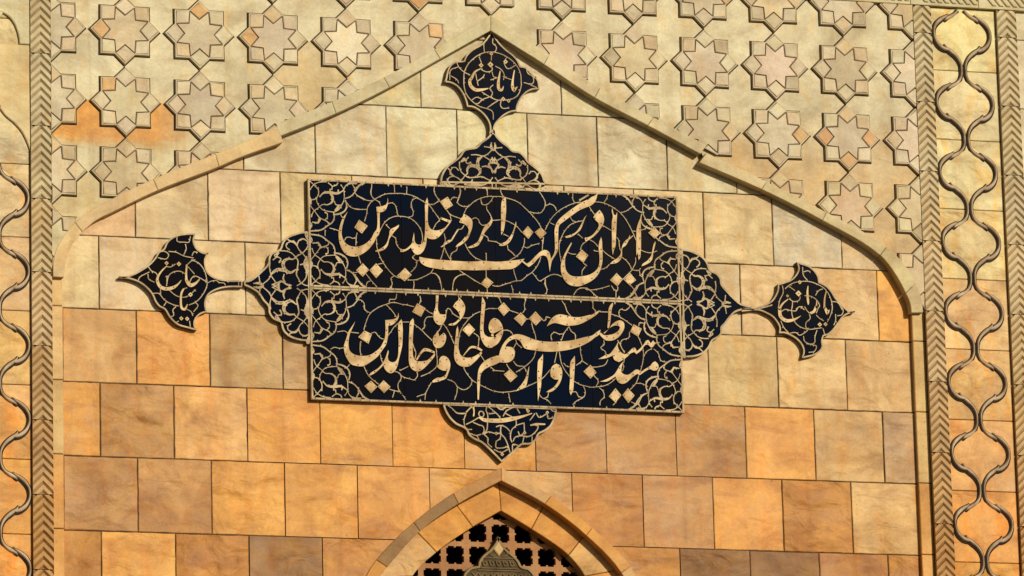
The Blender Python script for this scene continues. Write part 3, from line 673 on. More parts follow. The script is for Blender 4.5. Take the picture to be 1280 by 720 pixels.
  '-1175 1674 8.2;-1147 1652 9.4;-1117 1665 10.6;-1111 1677 11.8',
  '-1149 1652 7.1;-1153 1629 10.6',
  '-1072 1627 7.1;-1054 1662 8.2;-1024 1680 17.7;-984 1682 17.7',
  '-1007 1670 8.2;-993 1647 9.4',
  '-1311 1571 11.8;-1303 1537 22.4;-1312 1508 9.4',
  '-1314 1393 9.4;-1303 1368 24.7;-1314 1336 9.4',
  '-1296 1548 8.2;-1269 1555 10.6;-1264 1564 5.9',
  '-1109 1625 11.8;-1107 1611 11.8',
  '-1164 1629 12.9;-1165 1608 11.8',
 ],
 'med': [
  '-1473 2031 7.1;-1450 2012 11.8;-1421 2005 15.3;-1401 1985 11.8',
  '-1454 1951 9.4;-1474 1968 8.2;-1473 1991 8.2;-1450 2006 8.2',
  '-1401 1985 8.2;-1386 2018 9.4;-1357 2030 11.8;-1329 2014 9.4;-1323 1992 8.2;-1341 1956 7.1;-1365 1932 7.1;-1411 1904 7.1',
  '-1401 1982 8.2;-1387 1954 7.1;-1365 1932 7.1;-1342 1904 7.1',
  '-1336 2072 23.5;-1327 2049 31.8;-1318 2021 14.1',
  '-1523 1940 8.2;-1486 1941 8.2;-1445 1931 8.2;-1417 1907 8.2;-1397 1879 9.4;-1401 1827 10.6;-1408 1781 10.6;-1391 1747 7.7;-1380 1724 7.1',
  '-1411 1904 7.1;-1429 1886 9.4;-1463 1887 14.1;-1493 1869 21.2;-1499 1840 23.5;-1482 1806 25.9;-1448 1793 17.7;-1413 1815 8.2',
  '-1499 1808 23.5;-1540 1809 22.4;-1574 1785 15.3;-1586 1770 8.2',
  '-1524 1862 12.9;-1515 1885 8.2;-1538 1896 8.2;-1567 1877 8.2',
  '-1549 1907 23.5;-1532 1925 14.1',
  '-1591 1853 9.4;-1594 1813 8.2;-1586 1770 8.2;-1604 1738 8.2;-1639 1708 8.2',
  '-1586 1767 8.2;-1558 1728 7.7',
  '-1667 1758 7.7;-1662 1724 8.2',
  '-1702 1708 5.9;-1679 1711 15.3;-1656 1708 18.8;-1639 1699 8.2',
  '-1576 1705 7.1;-1558 1706 23.5;-1544 1713 23.5',
  '-1533 1701 15.3;-1529 1721 15.3;-1512 1730 12.9;-1484 1714 11.8;-1458 1704 15.3',
  '-1494 1777 8.2;-1500 1748 12.9;-1489 1726 10.6',
  '-1336 1905 11.8;-1343 1858 35.3;-1335 1807 17.7;-1344 1760 8.2;-1374 1725 8.2;-1403 1706 7.1',
  '-1378 1851 8.2;-1354 1858 12.9',
  '-1458 1704 17.7;-1449 1704 11.8',
  '-1374 1722 8.2;-1345 1709 8.2;-1316 1710 7.1',
 ],
 'rim_medL': [
  '-1323 1324;-1310 2084;-1368 2079;-1420 2062;-1472 2037;-1502 2001;-1520 1954;-1578 1923;-1596 1893;-1602 1853;-1655 1793;-1701 1751;-1736 1729;-1770 1724;-1771 1692;-1725 1674;-1674 1642;-1641 1592;-1607 1553;-1602 1508;-1574 1469;-1522 1448;-1506 1391;-1466 1353;-1409 1332',
 ],
 'rim_medR': [
  '1316 2079;1370 2075;1429 2054;1476 2027;1505 1987;1521 1941;1569 1919;1598 1880;1602 1844;1649 1788;1689 1748;1736 1712;1814 1698;1813 1671;1777 1672;1734 1664;1692 1648;1654 1611;1616 1562;1592 1538;1590 1497;1565 1467;1522 1442;1496 1394;1453 1351;1392 1326;1308 1317',
 ],
 'rim_medT': [
  '-392 2465;-381 2520;-341 2585;-289 2626;-250 2659;-216 2706;-171 2721;-133 2729;-93 2769;-47 2803;-27 2830;-23 2856;6 2857;11 2829;49 2783;99 2747;131 2717;176 2712;214 2682;239 2645;289 2609;333 2567;360 2488',
 ],
 'rim_medB': [
  '-408 934;-397 893;-367 839;-319 793;-250 761;-230 720;-181 688;-147 675;-99 636;-44 583;-6 543;40 579;90 622;141 668;197 673;240 702;262 744;305 767;349 803;378 859;398 932',
 ],
 'rim_finT': [
  '0 3555;-69 3465;-140 3420;-187 3372;-202 3336;-223 3332;-257 3328;-298 3302;-322 3255;-338 3191;-348 3175;-307 3174;-257 3151;-220 3106;-196 3051;-188 3011;-141 3007;-91 2978;-54 2939;-33 2896;-29 2859;-35 2824;8 2826;2 2867;15 2899;41 2931;79 2965;124 2989;166 2998;173 3039;196 3084;236 3130;281 3155;332 3162;327 3217;306 3254;302 3248;268 3287;234 3314;199 3318;183 3357;149 3396;104 3428;53 3477',
 ],
 'rim_finL': [
  '-2627 1711;-2559 1724;-2485 1762;-2422 1807;-2376 1858;-2353 1899;-2318 1920;-2301 1958;-2272 1991;-2221 2019;-2158 2032;-2100 2033;-2110 1984;-2102 1950;-2079 1922;-2039 1904;-2008 1908;-2032 1860;-2029 1805;-2009 1762;-1952 1732;-1875 1724;-1781 1725;-1782 1678;-1876 1674;-1953 1655;-2016 1614;-2036 1560;-2029 1498;-2070 1482;-2103 1448;-2112 1407;-2099 1369;-2165 1384;-2222 1399;-2262 1427;-2290 1460;-2317 1504;-2351 1520;-2379 1553;-2401 1603;-2446 1653;-2491 1682;-2554 1702;-2610 1708',
 ],
 'rim_finR': [
  '1746 1667;1813 1679;1857 1696;1906 1713;1956 1741;1989 1785;2006 1827;2007 1860;2054 1877;2103 1897;2142 1934;2162 1977;2151 2024;2194 2014;2243 1998;2285 1964;2308 1923;2312 1888;2361 1866;2396 1832;2425 1785;2467 1739;2514 1696;2520 1691;2567 1691;2488 1657;2436 1595;2397 1546;2359 1517;2328 1507;2317 1471;2319 1429;2293 1393;2249 1367;2199 1353;2161 1343;2176 1394;2166 1435;2130 1476;2082 1503;2040 1517;2002 1513;2008 1554;1988 1595;1958 1629;1916 1651;1874 1667;1813 1670;1746 1669',
 ],
 'scroll_finT': [
  '-85 3285 4.6;-126 3260 11.5;-153 3212 17.2;-164 3197 18.8;-159 3160 21.3;-125 3133 21.3;-81 3136 16.3;-33 3148 5',
  '-4 3301 9.2;-4 3278 9.2;-34 3265 8;-68 3272 8;-85 3285 6.9',
  '53 3275 5.7;43 3223 13.8;38 3189 17.6;43 3145 18.8;59 3140 15.1;75 3169 3.8',
  '155 3287 5.7;142 3217 11.5;138 3169 18.8;147 3141 21.3;173 3171 3.8',
  '-209 3170 6.9;-201 3256 6.9;-171 3315 6.9;-118 3367 6.9;-59 3399 6.9;-1 3408 6.9;62 3397 6.9;125 3366 6.9;171 3322 6.9;198 3266 6.9;202 3208 6.9;202 3185 7.5;185 3128 7.5;165 3101 7.5;120 3077 7.5;69 3071 7.5;25 3069 7.5;-25 3088 7.5;-81 3120 7.5',
  '-205 3226 7.5;-206 3157 7.5;-189 3095 7.5;-140 3041 7.5;-90 3013 7.5;-52 3005 7.5;-9 2985 7.5;-4 2929 7.5',
  '-60 3465 6.9;-56 3402 6.9',
  '7 3504 6.9;6 3469 6.9;29 3447 6.9;28 3424 6.9;16 3406 6.9',
  '-255 3322 6.9;-241 3288 6.9;-207 3256 6.9;-161 3235 6.9',
  '-307 3193 6.9;-299 3262 6.9;-247 3288 6.9',
  '-300 3222 6.9;-255 3196 6.9;-244 3173 6.9',
  '240 3314 6.9;250 3269 6.9;285 3247 6.9;290 3213 6.9;276 3195 7.5;219 3202 7.5',
  '257 3194 7.5;313 3172 7.5',
  '-95 3371 6.9;-78 3326 6.9',
  '-5 3387 6.9;-8 3347 6.9',
  '-121 3249 6.9;-113 3192 6.9;-114 3200 7.5;-105 3163 7.5',
  '-111 3194 7.5;-66 3231 7.5;-60 3246 6.9',
  '102 3376 6.9;84 3335 6.9;106 3295 6.9;165 3322 6.9',
  '20 3308 6.9;60 3287 6.9;82 3248 6.9;75 3213 6.9',
  '87 3231 6.9;139 3216 6.9',
  '-5 3266 6.9;6 3232 6.9;35 3228 6.9;-18 3208 6.9',
  '-152 3060 7.5;-120 3080 7.5;-82 3070 7.5;-108 3037 7.5;-134 3035 7.5',
  '-108 3037 7.5;-70 3070 7.5;-31 3085 7.5',
  '-46 3009 7.5;-1 3042 7.5;31 3063 7.5',
  '57 3071 7.5;50 3032 7.5;62 3014 7.5;112 3017 7.5',
  '2 3175 7.5;-23 3148 7.5;-5 3118 7.5;-19 3085 7.5',
  '-84 3320 28.7;-79 3297 28.7',
  '-21 3323 34.4;-9 3312 34.4',
  '93 3352 26.4;93 3335 26.4',
  '-7 3402 23;-7 3387 23',
  '70 3087 25.1;69 3068 25.1',
  '108 3076 23.9;107 3057 23.9',
 ],
 'scroll_finL': [
  '-2297 1804 4.7;-2337 1762 9.4;-2363 1716 14.1;-2364 1696 17.7;-2344 1657 20;-2305 1645 21.2;-2253 1658 17.7;-2219 1685 8.2;-2201 1709 2.4',
  '-2320 1820 23.5;-2280 1822 29.4',
  '-2223 1819 25.9;-2209 1819 25.9',
  '-2303 1798 7.1;-2274 1796 7.1;-2240 1818 7.1',
  '-2163 1816 9.4;-2167 1724 14.1;-2164 1705 17.7;-2139 1677 23.5;-2105 1690 15.3;-2076 1720 7.1',
  '-2145 1694 7.1;-2127 1729 7.1;-2110 1741 7.1;-2070 1728 7.1;-2025 1702 7.1',
  '-2185 1650 9.4;-2200 1623 11.8;-2206 1566 11.8;-2198 1515 15.3;-2181 1510 15.3;-2161 1545 4.7',
  '-2185 1650 7.1;-2162 1659 7.1',
  '-2146 1611 25.9;-2134 1612 25.9',
  '-2210 1446 23.5;-2199 1447 23.5',
  '-2170 1445 23.5;-2159 1445 23.5',
  '-2301 1678 7.1;-2286 1736 7.1;-2252 1763 7.1;-2206 1768 7.1;-2172 1752 7.1',
  '-2298 1733 7.1;-2301 1665 7.1',
  '-2282 1637 7.1;-2242 1604 7.1;-2191 1592 7.1;-2146 1608 7.1;-2105 1650 7.1',
  '-2131 1851 7.1;-2080 1831 7.1;-2041 1781 7.1;-2025 1707 7.1;-2025 1682 7.1;-2054 1618 7.1;-2101 1565 7.1;-2152 1540 7.1',
  '-2300 1556 7.1;-2255 1538 7.1;-2221 1531 7.1',
  '-2401 1609 7.1;-2356 1611 7.1;-2322 1573 7.1;-2300 1556 7.1',
  '-2428 1798 7.1;-2405 1765 7.1;-2372 1749 7.1;-2360 1727 7.1',
  '-2497 1687 7.1;-2485 1716 7.1;-2445 1741 7.1;-2417 1756 7.1',
  '-2428 1741 7.1;-2423 1707 7.1;-2384 1686 7.1',
  '-2365 1864 7.1;-2347 1893 7.1;-2313 1901 7.1;-2285 1879 7.1;-2302 1850 7.1;-2359 1856 7.1',
  '-2285 1902 7.1;-2233 1898 7.1;-2188 1877 7.1;-2114 1864 7.1',
  '-2226 2002 7.1;-2227 1976 7.1;-2175 1970 7.1;-2147 1971 7.1;-2135 2012 7.1',
  '-2170 1958 7.1;-2165 1924 7.1;-2182 1883 7.1',
  '-2125 1880 7.1;-2111 1907 7.1;-2085 1905 7.1',
  '-2160 1816 7.1;-2126 1846 7.1;-2103 1853 7.1',
  '-2155 1805 7.1;-2110 1755 7.1',
  '-2344 1640 7.1;-2342 1606 7.1',
  '-2238 1528 7.1;-2261 1501 7.1;-2255 1467 7.1;-2273 1455 7.1',
  '-2164 1511 7.1;-2136 1495 7.1;-2125 1467 7.1',
  '-2106 1559 7.1;-2089 1542 7.1;-2119 1496 7.1',
  '-2222 1429 7.1;-2239 1417 7.1',
  '-2148 1432 7.1;-2143 1392 7.1',
  '-2323 1527 7.1;-2300 1562 7.1',
  '-2025 1695 5.7;-2000 1709 5.7;-1963 1716 5.7;-1940 1703 5.7;-1908 1700 5.7;-1899 1686 5.7',
  '-1885 1714 5.7;-1835 1714 5.7',
  '-1807 1718 5.7;-1808 1686 5.7',
 ],
 'scroll_finR': [
  '2080 1759 4.8;2035 1721 10.7;2009 1678 15.5;2013 1685 20.3;2020 1632 22.6;2056 1606 21.5;2105 1611 16.7;2142 1628 8.3;2167 1644 2.4',
  '2062 1782 17.9;2087 1778 35.8',
  '2149 1800 35.8;2161 1801 35.8',
  '2167 1780 8.3;2160 1756 7.2;2122 1742 7.2;2086 1759 6',
  '2226 1857 6;2220 1806 13.1;2223 1735 10.7;2223 1723 3.6',
  '2286 1755 4.8;2280 1701 9.5;2281 1720 11.9;2261 1677 16.7;2236 1664 14.3',
  '2359 1827 4.8;2345 1776 9.5;2339 1704 11.9;2342 1705 14.3;2359 1669 20.3;2376 1694 4.8',
  '2365 1824 4.8;2388 1777 6;2398 1706 8.3;2376 1640 4.8;2357 1607 4.8',
  '2058 1829 7.2;2096 1861 7.2;2140 1880 7.2;2189 1888 7.2;2238 1888 7.2;2287 1875 7.2;2342 1847 7.2;2359 1830 7.2',
  '2198 1787 7.2;2247 1783 7.2;2289 1755 7.2;2305 1714 7.2;2299 1709 7.2;2279 1666 7.2',
  '2158 1880 23.8;2174 1881 23.8',
  '2294 1586 26.2;2308 1587 26.2',
  '2338 1591 23.8;2350 1591 23.8',
  '2019 1602 7.2;2041 1555 7.2;2077 1515 7.2',
  '2109 1725 7.2;2101 1683 7.2;2111 1618 7.2;2140 1577 7.2;2189 1555 7.2;2231 1551 7.2;2281 1559 7.2;2318 1566 7.2',
  '2027 1668 7.2;2052 1684 7.2;2101 1677 7.2;2132 1678 7.2;2151 1703 7.2;2182 1710 7.2',
  '2229 1658 7.2;2234 1629 7.2;2203 1597 7.2;2201 1562 7.2;2225 1551 7.2',
  '2195 1710 7.2;2218 1676 7.2;2236 1664 7.2',
  '2279 1654 7.2;2302 1631 7.2;2332 1615 7.2',
  '2324 1561 7.2;2335 1519 7.2',
  '2083 1518 7.2;2126 1523 7.2;2150 1506 7.2;2181 1519 7.2;2213 1544 7.2',
  '2280 1547 7.2;2263 1499 7.2;2258 1457 7.2;2227 1447 7.2;2185 1466 7.2;2180 1501 7.2',
  '2197 1448 7.2;2258 1439 7.2;2270 1434 7.2;2256 1397 7.2;2213 1387 7.2',
  '2448 1739 7.2;2477 1698 7.2;2464 1662 7.2;2432 1655 7.2',
  '2421 1666 7.2;2419 1618 7.2;2405 1588 7.2',
  '2193 1990 7.2;2197 1931 7.2;2226 1896 7.2',
  '2198 1955 7.2;2229 1965 7.2;2247 1960 7.2',
  '2040 1852 7.2;2045 1805 7.2;2018 1750 7.2;2004 1690 7.2',
  '2089 1848 7.2;2131 1820 7.2',
  '2335 1841 7.2;2304 1828 7.2;2278 1791 7.2',
  '2399 1754 7.2;2436 1750 7.2;2471 1697 7.2',
  '2110 1742 7.2;2105 1694 7.2',
  '2132 1689 7.2;2164 1708 7.2;2194 1686 7.2',
  '1856 1681 7.2;1906 1692 7.2;1962 1712 7.2',
  '1862 1679 7.2;1912 1699 7.2;1955 1706 7.2',
 ],
 'scroll_medB': [
  '-157 847 9.9;-122 831 21.2;-66 828 25.4;-3 830 26.8;75 845 25.4;139 861 15.5;217 888 5.7',
  '-159 871 8.5;-149 888 8.5;-128 886 8.5;-121 869 8.5;-132 851 8.5;-149 854 8.5;-159 871 8.5',
  '-372 922 7.1;-344 902 5.7;-310 872 9.9;-247 871 11.3;-262 822 7.1;-256 781 5.7;-243 761 5.7',
  '-247 878 8.5;-211 914 8.5;-197 924 12.7;-191 887 8.5;-195 852 8.5',
  '-249 795 8.5;-206 817 8.5;-157 847 8.5',
  '-199 811 8.5;-158 795 8.5;-130 786 8.5;-124 752 8.5;-138 731 8.5',
  '-99 925 8.5;-106 897 8.5;-96 870 8.5;-98 814 8.5;-106 759 8.5;-131 731 8.5',
  '-92 925 8.5;-50 892 8.5;-16 859 8.5;-3 832 8.5',
  '-86 873 8.5;-36 882 8.5',
  '-35 927 8.5;-1 907 11.3;35 923 8.5',
  '12 860 8.5;34 895 8.5;91 928 8.5',
  '27 881 8.5;75 858 8.5',
  '112 918 8.5;132 885 8.5',
  '176 928 8.5;189 904 18.4;196 897 18.4',
  '-4 797 11.3;-5 742 9.9;22 709 8.5;42 661 8.5;55 613 8.5',
  '-39 786 8.5;-4 797 8.5;31 785 8.5;59 758 8.5',
  '103 842 8.5;102 801 8.5;73 772 8.5;61 710 8.5;71 683 8.5',
  '102 801 8.5;159 820 8.5;160 751 8.5',
  '115 760 8.5;128 733 8.5;157 748 8.5',
  '78 690 8.5;93 718 8.5;135 730 8.5;191 728 8.5;234 757 8.5;257 799 8.5;243 813 8.5',
  '156 727 8.5;144 678 8.5',
  '213 729 8.5;211 688 8.5',
  '201 804 8.5;243 813 12.7;307 815 8.5',
  '245 892 8.5;265 862 8.5;323 891 8.5;329 857 8.5;364 862 8.5',
  '238 888 8.5;201 839 8.5',
  '-124 731 8.5;-96 749 8.5;-47 741 8.5;-5 742 8.5;-13 707 8.5;-41 686 8.5',
  '-124 731 8.5;-97 704 8.5;-98 670 8.5;-71 644 8.5',
  '-41 686 8.5;-42 645 9.9;0 642 8.5;42 654 8.5',
  '-57 630 8.5;-8 611 8.5;41 634 8.5',
  '-9 598 21.2;7 598 21.2',
  '73 621 8.5;77 669 8.5;112 664 8.5',
  '-236 761 8.5;-208 762 8.5',
  '-222 734 8.5;-181 722 8.5;-145 730 8.5',
  '-174 722 8.5;-160 689 8.5',
  '-47 739 19.8;-33 740 19.8',
  '155 751 19.8;165 751 19.8',
  '319 898 18.4;331 899 18.4',
  '236 811 19.8;251 812 19.8',
  '-202 922 19.8;-191 923 19.8',
  '345 930 8.5;362 910 8.5;387 908 8.5',
 ],
 'rivet_upper': [
  '-974 1988;-791 2258;-891 2038;-841 2094;-1100 2099;-1102 2029;-1063 1944;-835 2234;-1075 2182;-996 1936;-1019 1979;-1063 1998',
  '-804 1987;-733 2117',
  '-493 2187;-551 2012;-512 2050;-496 2311;-399 2126;-496 2126;-593 2040;-672 1979;-595 1990;-424 2084',
  '-345 2198;-391 2215',
  '-252 2202;-207 2171;-238 2064;-204 2105;-220 2238',
  '-350 2050',
  '-60 2182;-106 2110;-129 2060;-168 2034',
  '52 2362;39 2217;55 2316;39 2273;36 2142',
  '86 2086;38 2054;110 2129',
  '250 1938;595 2331;-206 1915;8 1884;88 1929;481 2250;422 2155;-164 1870;419 2081;-55 1879;435 2214;358 2002;-99 1918;161 1945;-384 1916;626 2371;-388 1866;-523 1900;418 2029;542 2314',
  '531 2139',
  '732 2306;744 2231;637 2116;700 2266;719 2185',
  '735 1982;465 1919;738 2048;602 1801;723 1930;666 1841;468 1969;482 1822;555 1842;707 1886;538 1791;465 1869',
  '831 2197;829 2109;842 2243;827 2058',
  '870 1994;827 1961;913 2106',
  '1010 2064;1020 2207;1018 2138;1011 2016',
  '1083 1987',
 ],
 'rivetd_upper': [
  '-964 2164;-924 2136;-952 2098;-988 2126',
  '-949 1863;-920 1833;-950 1799;-981 1828',
  '-855 1866;-823 1832;-857 1795;-888 1831',
  '-655 1842;-623 1810;-658 1779;-695 1803',
  '-82 1807;-49 1781;-79 1751;-111 1773',
  '-346 2354;-321 2314;-357 2290;-383 2329',
  '220 2175;246 2146;220 2113;191 2142',
  '311 2172;338 2146;308 2117;281 2147',
  '1125 2210;1152 2181;1123 2154;1093 2180',
  '600 2027;631 2001;606 1964;571 1992',
  '843 1872;873 1843;845 1809;810 1837',
  '938 1879;968 1844;934 1819;907 1843',
 ],
 'rivet_lower': [
  '-769 1465;-1015 1234;-870 1260;-994 1176;-1066 1341;-1074 1246;-728 1489;-802 1330;-1082 1294;-791 1421;-914 1238;-830 1292',
  '-729 1184;-766 1140;-703 1423;-703 1317;-810 1184;-695 1370;-695 1470;-880 1133',
  '-626 1373;-628 1240;-614 1172;-532 1208;-564 1159;-627 1293;-622 1461;-581 1208;-486 1235',
  '-524 1299;-562 1264;-478 1287',
  '-300 1392;-255 1243;-309 1281;-200 1252;-220 1204;-308 1340;-305 1235;-146 1281',
  '-164 1324',
  '-377 1235;-377 1166;-422 1221;-438 1089;-393 1117',
  '-393 1408;-455 1343;-397 1361;-453 1389',
  '-437 1496;-447 1572;-385 1532;-435 1628',
  '-251 1611;-305 1612;-278 1569;-280 1518;-331 1480;-276 1651',
  '-117 1388;12 1425;-119 1498;-26 1525;-112 1635;-36 1396;-81 1339;12 1474;-60 1452;-129 1446;-121 1557',
  '-156 1098;629 1429;-59 1251;301 1381;564 1376;19 1240;-142 1146;87 1285;-94 1204;408 1377;187 1344;503 1357;40 1329;262 1330;146 1393;75 1398;218 1400;687 1454',
  '779 1551;790 1624',
  '839 1528;840 1466;761 1439;807 1432',
  '534 1554;376 1540;628 1556;485 1567;480 1514;434 1568;582 1560;678 1593',
  '1052 1403;870 1291;845 1337;753 1305;807 1308;948 1360;907 1325',
  '940 1183;888 1141;1109 1239;845 1223;1053 1231;837 1133;990 1197',
  '272 1057;292 1260;271 1132;268 1178',
  '377 1145;373 1200;382 1070;427 1162;417 1216',
  '497 1139;514 1247;491 1052;516 1197',
  '163 1086;188 1146;130 1053',
 ],
 'rivetd_lower': [
  '-943 1401;-908 1385;-925 1339;-973 1368',
  '-569 1602;-531 1580;-553 1538;-595 1560',
  '-215 1478;-185 1448;-216 1416;-247 1446',
  '35 1634;64 1600;33 1568;4 1603',
  '154 1569;183 1539;156 1505;119 1539',
  '258 1579;291 1544;258 1512;225 1543',
  '958 1520;998 1500;979 1461;941 1484',
  '-907 1057;-878 1029;-908 998;-939 1030',
  '-818 1062;-786 1032;-818 1002;-847 1032',
  '70 1173;103 1141;69 1110;37 1146',
  '637 1223;665 1187;635 1157;602 1189',
  '810 1066;837 1034;808 998;777 1025',
  '900 1070;932 1036;900 999;873 1036',
 ],
 'GL': [
  '-3079 1685;-3077 1774;-3055 1877;-2996 1978;-2929 2064;-2813 2156;-2679 2235;-2394 2386;-1965 2581;-1794 2657;-1526 2800',
  '-3006 1685;-2998 1761;-2981 1828;-2947 1914;-2880 1999;-2781 2088;-2663 2152;-2362 2312;-1940 2495;-1768 2578;-1495 2686',
 ],
 'GL2': [
  '-1543 2809;-1150 2984;-782 3175;-422 3392;-15 3660',
  '-1516 2727;-1123 2905;-745 3108;-383 3329;-19 3549',
 ],
 'GR2': [
  '-15 3660;397 3400;754 3182;1132 2993;1512 2813',
  '-19 3549;357 3331;713 3113;1092 2934;1467 2749',
 ],
 'GR': [
  '1508 2760;1939 2574;2368 2377;2800 2152;2921 2036;3004 1901;3044 1780;3049 1693',
  '1455 2689;1902 2520;2340 2319;2752 2089;2845 1980;2929 1828;2959 1751;2965 1689',
 ],
 'archL': [
  '-1 513;-342 326;-621 119;-883 -144;-954 -254',
  '-3 425;-306 256;-578 61;-810 -190;-866 -262',
 ],
 'archR': [
  '-1 513;346 329;627 118;890 -136',
  '-3 425;299 275;586 66;826 -183',
 ],
 'ringL': [
  '17 237;-185 119;-442 -61;-613 -229',
 ],
 'ringR': [
  '17 237;228 117;485 -56;597 -196',
 ],
 'ornament': [
  '-258 -236;-246 -197;-206 -155;-149 -140;-143 -113;-114 -71;-57 -23;-22 22;0 72;20 23;55 -19;110 -64;145 -104;159 -131;209 -146;247 -183;257 -221',
 ],
 'seam': [
  '-670 0;-11 0;652 0',
 ],
}

KT = .80                                            # from the colour seen in daylight to the stone's own colour
PALE = srgb(212, 194, 150, KT); CREAM = srgb(216, 186, 136, KT); PEACH = srgb(218, 178, 124, KT); TAN = srgb(205, 158, 98, KT)
ORANGE = srgb(226, 160, 80, KT); AMBER = srgb(213, 147, 70, KT); BROWN = srgb(187, 134, 76, KT); GREY = srgb(188, 148, 102, KT)
UMBER = srgb(146, 102, 55, KT); RUST = srgb(186, 126, 60, KT); OLIVE = srgb(207, 171, 116, KT)

# ---------------------------------------------------------------- ground
g = MB()
gz = -Z0 / B
g.face([(-400, gz, -60), (400, gz, -60), (400, gz, 500), (-400, gz, 500)][::-1])
tag(g.build('paving', M_pave), kind='structure')

# ---------------------------------------------------------------- outlines shared by the builders
def paired(key, sub=5):
    o, i = [dec(s) for s in D[key]]
    return spline(o, sub, sharp=70), spline(i, sub, sharp=70)

gable_mid = []
for key in ('GL', 'GL2', 'GR2', 'GR'):
    o, i = [dec(s) for s in D[key]]
    gable_mid += [((a[0] + b[0]) / 2 + .015, (a[1] + b[1]) / 2 + .010) for a, b in zip(o, i)]
gable_mid = [(gable_mid[0][0], gable_mid[0][1] - 8)] + gable_mid + [(gable_mid[-1][0], gable_mid[-1][1] - 8)]

def gable_v(u):
    """height of the gable moulding's centre line over u"""
    best = -99
    for a, b in zip(gable_mid[1:-1], gable_mid[2:-1]):
        if min(a[0], b[0]) <= u <= max(a[0], b[0]) and abs(b[0] - a[0]) > 1e-6:
            k = (u - a[0]) / (b[0] - a[0])
            best = max(best, a[1] + (b[1] - a[1]) * k)
    return best

def extend(p, du):
    a = p[-1]
    return p + [(a[0] + du * .35, a[1] - .35), (a[0] + du * .5, a[1] - .85), (a[0] + du * .5, -3.0)]

aL = [dec(s) for s in D['archL']]; aR = [dec(s) for s in D['archR']]
rL = dec(D['ringL'][0]); rR = dec(D['ringR'][0])
aL = [extend(p, -.4) for p in aL]; aR = [extend(p, .4) for p in aR]
rL = extend(rL, -.4); rR = extend(rR, .4)
hole = [((a[0] + b[0]) / 2, (a[1] + b[1]) / 2) for a, b in zip(*aL)][::-1] + [((a[0] + b[0]) / 2, (a[1] + b[1]) / 2) for a, b in zip(*aR)][1:]
if area(hole) < 0:
    hole = hole[::-1]

def minus_hole(poly):
    """convex pieces of a stone that stay outside the portal opening"""
    if max(p[1] for p in poly) < -3.001 or min(p[1] for p in poly) > 1.1 or min(p[0] for p in poly) > 2.6 or max(p[0] for p in poly) < -2.6:
        return [poly]
    out, rest = [], poly
    for i in range(len(hole)):
        a, b = hole[i], hole[(i + 1) % len(hole)]
        nx, ny = (b[1] - a[1]), -(b[0] - a[0])
        p = clip(rest, a[0], a[1], nx, ny)
        if len(p) > 2 and abs(area(p)) > 1e-5:
            out.append(p)
        rest = clip(rest, a[0], a[1], -nx, -ny)
        if len(rest) < 3:
            break
    return out

# ---------------------------------------------------------------- the recessed ashlar wall
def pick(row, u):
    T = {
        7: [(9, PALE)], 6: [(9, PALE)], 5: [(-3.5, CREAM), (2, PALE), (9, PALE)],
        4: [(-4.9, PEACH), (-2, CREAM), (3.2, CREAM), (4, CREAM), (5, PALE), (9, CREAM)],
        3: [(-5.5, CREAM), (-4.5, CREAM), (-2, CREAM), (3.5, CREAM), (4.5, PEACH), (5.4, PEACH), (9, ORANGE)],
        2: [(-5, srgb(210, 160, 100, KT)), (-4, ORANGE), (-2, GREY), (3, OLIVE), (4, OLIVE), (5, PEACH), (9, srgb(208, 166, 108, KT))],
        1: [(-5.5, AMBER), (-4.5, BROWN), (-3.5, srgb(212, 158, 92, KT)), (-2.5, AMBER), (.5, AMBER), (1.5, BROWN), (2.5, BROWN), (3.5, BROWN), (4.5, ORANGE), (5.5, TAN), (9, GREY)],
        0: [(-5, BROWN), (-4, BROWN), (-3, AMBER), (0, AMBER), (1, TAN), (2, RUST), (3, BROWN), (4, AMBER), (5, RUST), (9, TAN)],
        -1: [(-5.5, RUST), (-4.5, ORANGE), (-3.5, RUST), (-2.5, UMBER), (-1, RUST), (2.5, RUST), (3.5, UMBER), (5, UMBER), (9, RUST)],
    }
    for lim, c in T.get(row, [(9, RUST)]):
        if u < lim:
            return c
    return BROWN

wall = MB()
for row in range(-18, 8):
    half = row % 2 == 1
    v0, v1 = float(row), row + 1.0
    v0 = max(v0, gz + .02)
    edges = [-6.15] + [k + (.5 if half else 0) for k in range(-6, 7) if -6.1 < k + (.5 if half else 0) < 6.1] + [6.15]
    for a, b in zip(edges, edges[1:]):
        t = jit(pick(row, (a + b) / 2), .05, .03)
        gp = .007
        poly = [(a + gp * rnd.uniform(.7, 1.2), v0 + gp * rnd.uniform(.7, 1.2)), (b - gp * rnd.uniform(.7, 1.2), v0 + gp), (b - gp, v1 - gp * rnd.uniform(.7, 1.2)), (a + gp, v1 - gp)]
        pieces = minus_hole(poly)
        w1 = rnd.uniform(-.006, .006)
        if len(pieces) == 1 and pieces[0] is poly:        # hand-cut edges
            rough_ = []
            for q in range(4):
                p0, p1 = poly[q], poly[(q + 1) % 4]
                rough_.append(p0)
                for k in range(1, 9):
                    f = k / 9 + rnd.uniform(-.03, .03)
                    n_ = rnd.uniform(-.0035, .0025) * (2.2 if rnd.random() < .08 else 1)
                    ex, ey = p1[0] - p0[0], p1[1] - p0[1]
                    l = math.hypot(ex, ey)
                    rough_.append((p0[0] + ex * f + ey / l * n_, p0[1] + ey * f - ex / l * n_))
            poly = rough_
            pieces = [poly]
        if len(pieces) == 1 and pieces[0] is poly:
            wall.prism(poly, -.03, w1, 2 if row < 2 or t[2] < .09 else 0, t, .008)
        else:
            for p in pieces:
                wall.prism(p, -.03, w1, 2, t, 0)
for p in minus_hole([(-6.2, gz), (6.2, gz), (6.2, 8), (-6.2, 8)]):
    wall.face([(a, b, -.014) for a, b in p], 1)
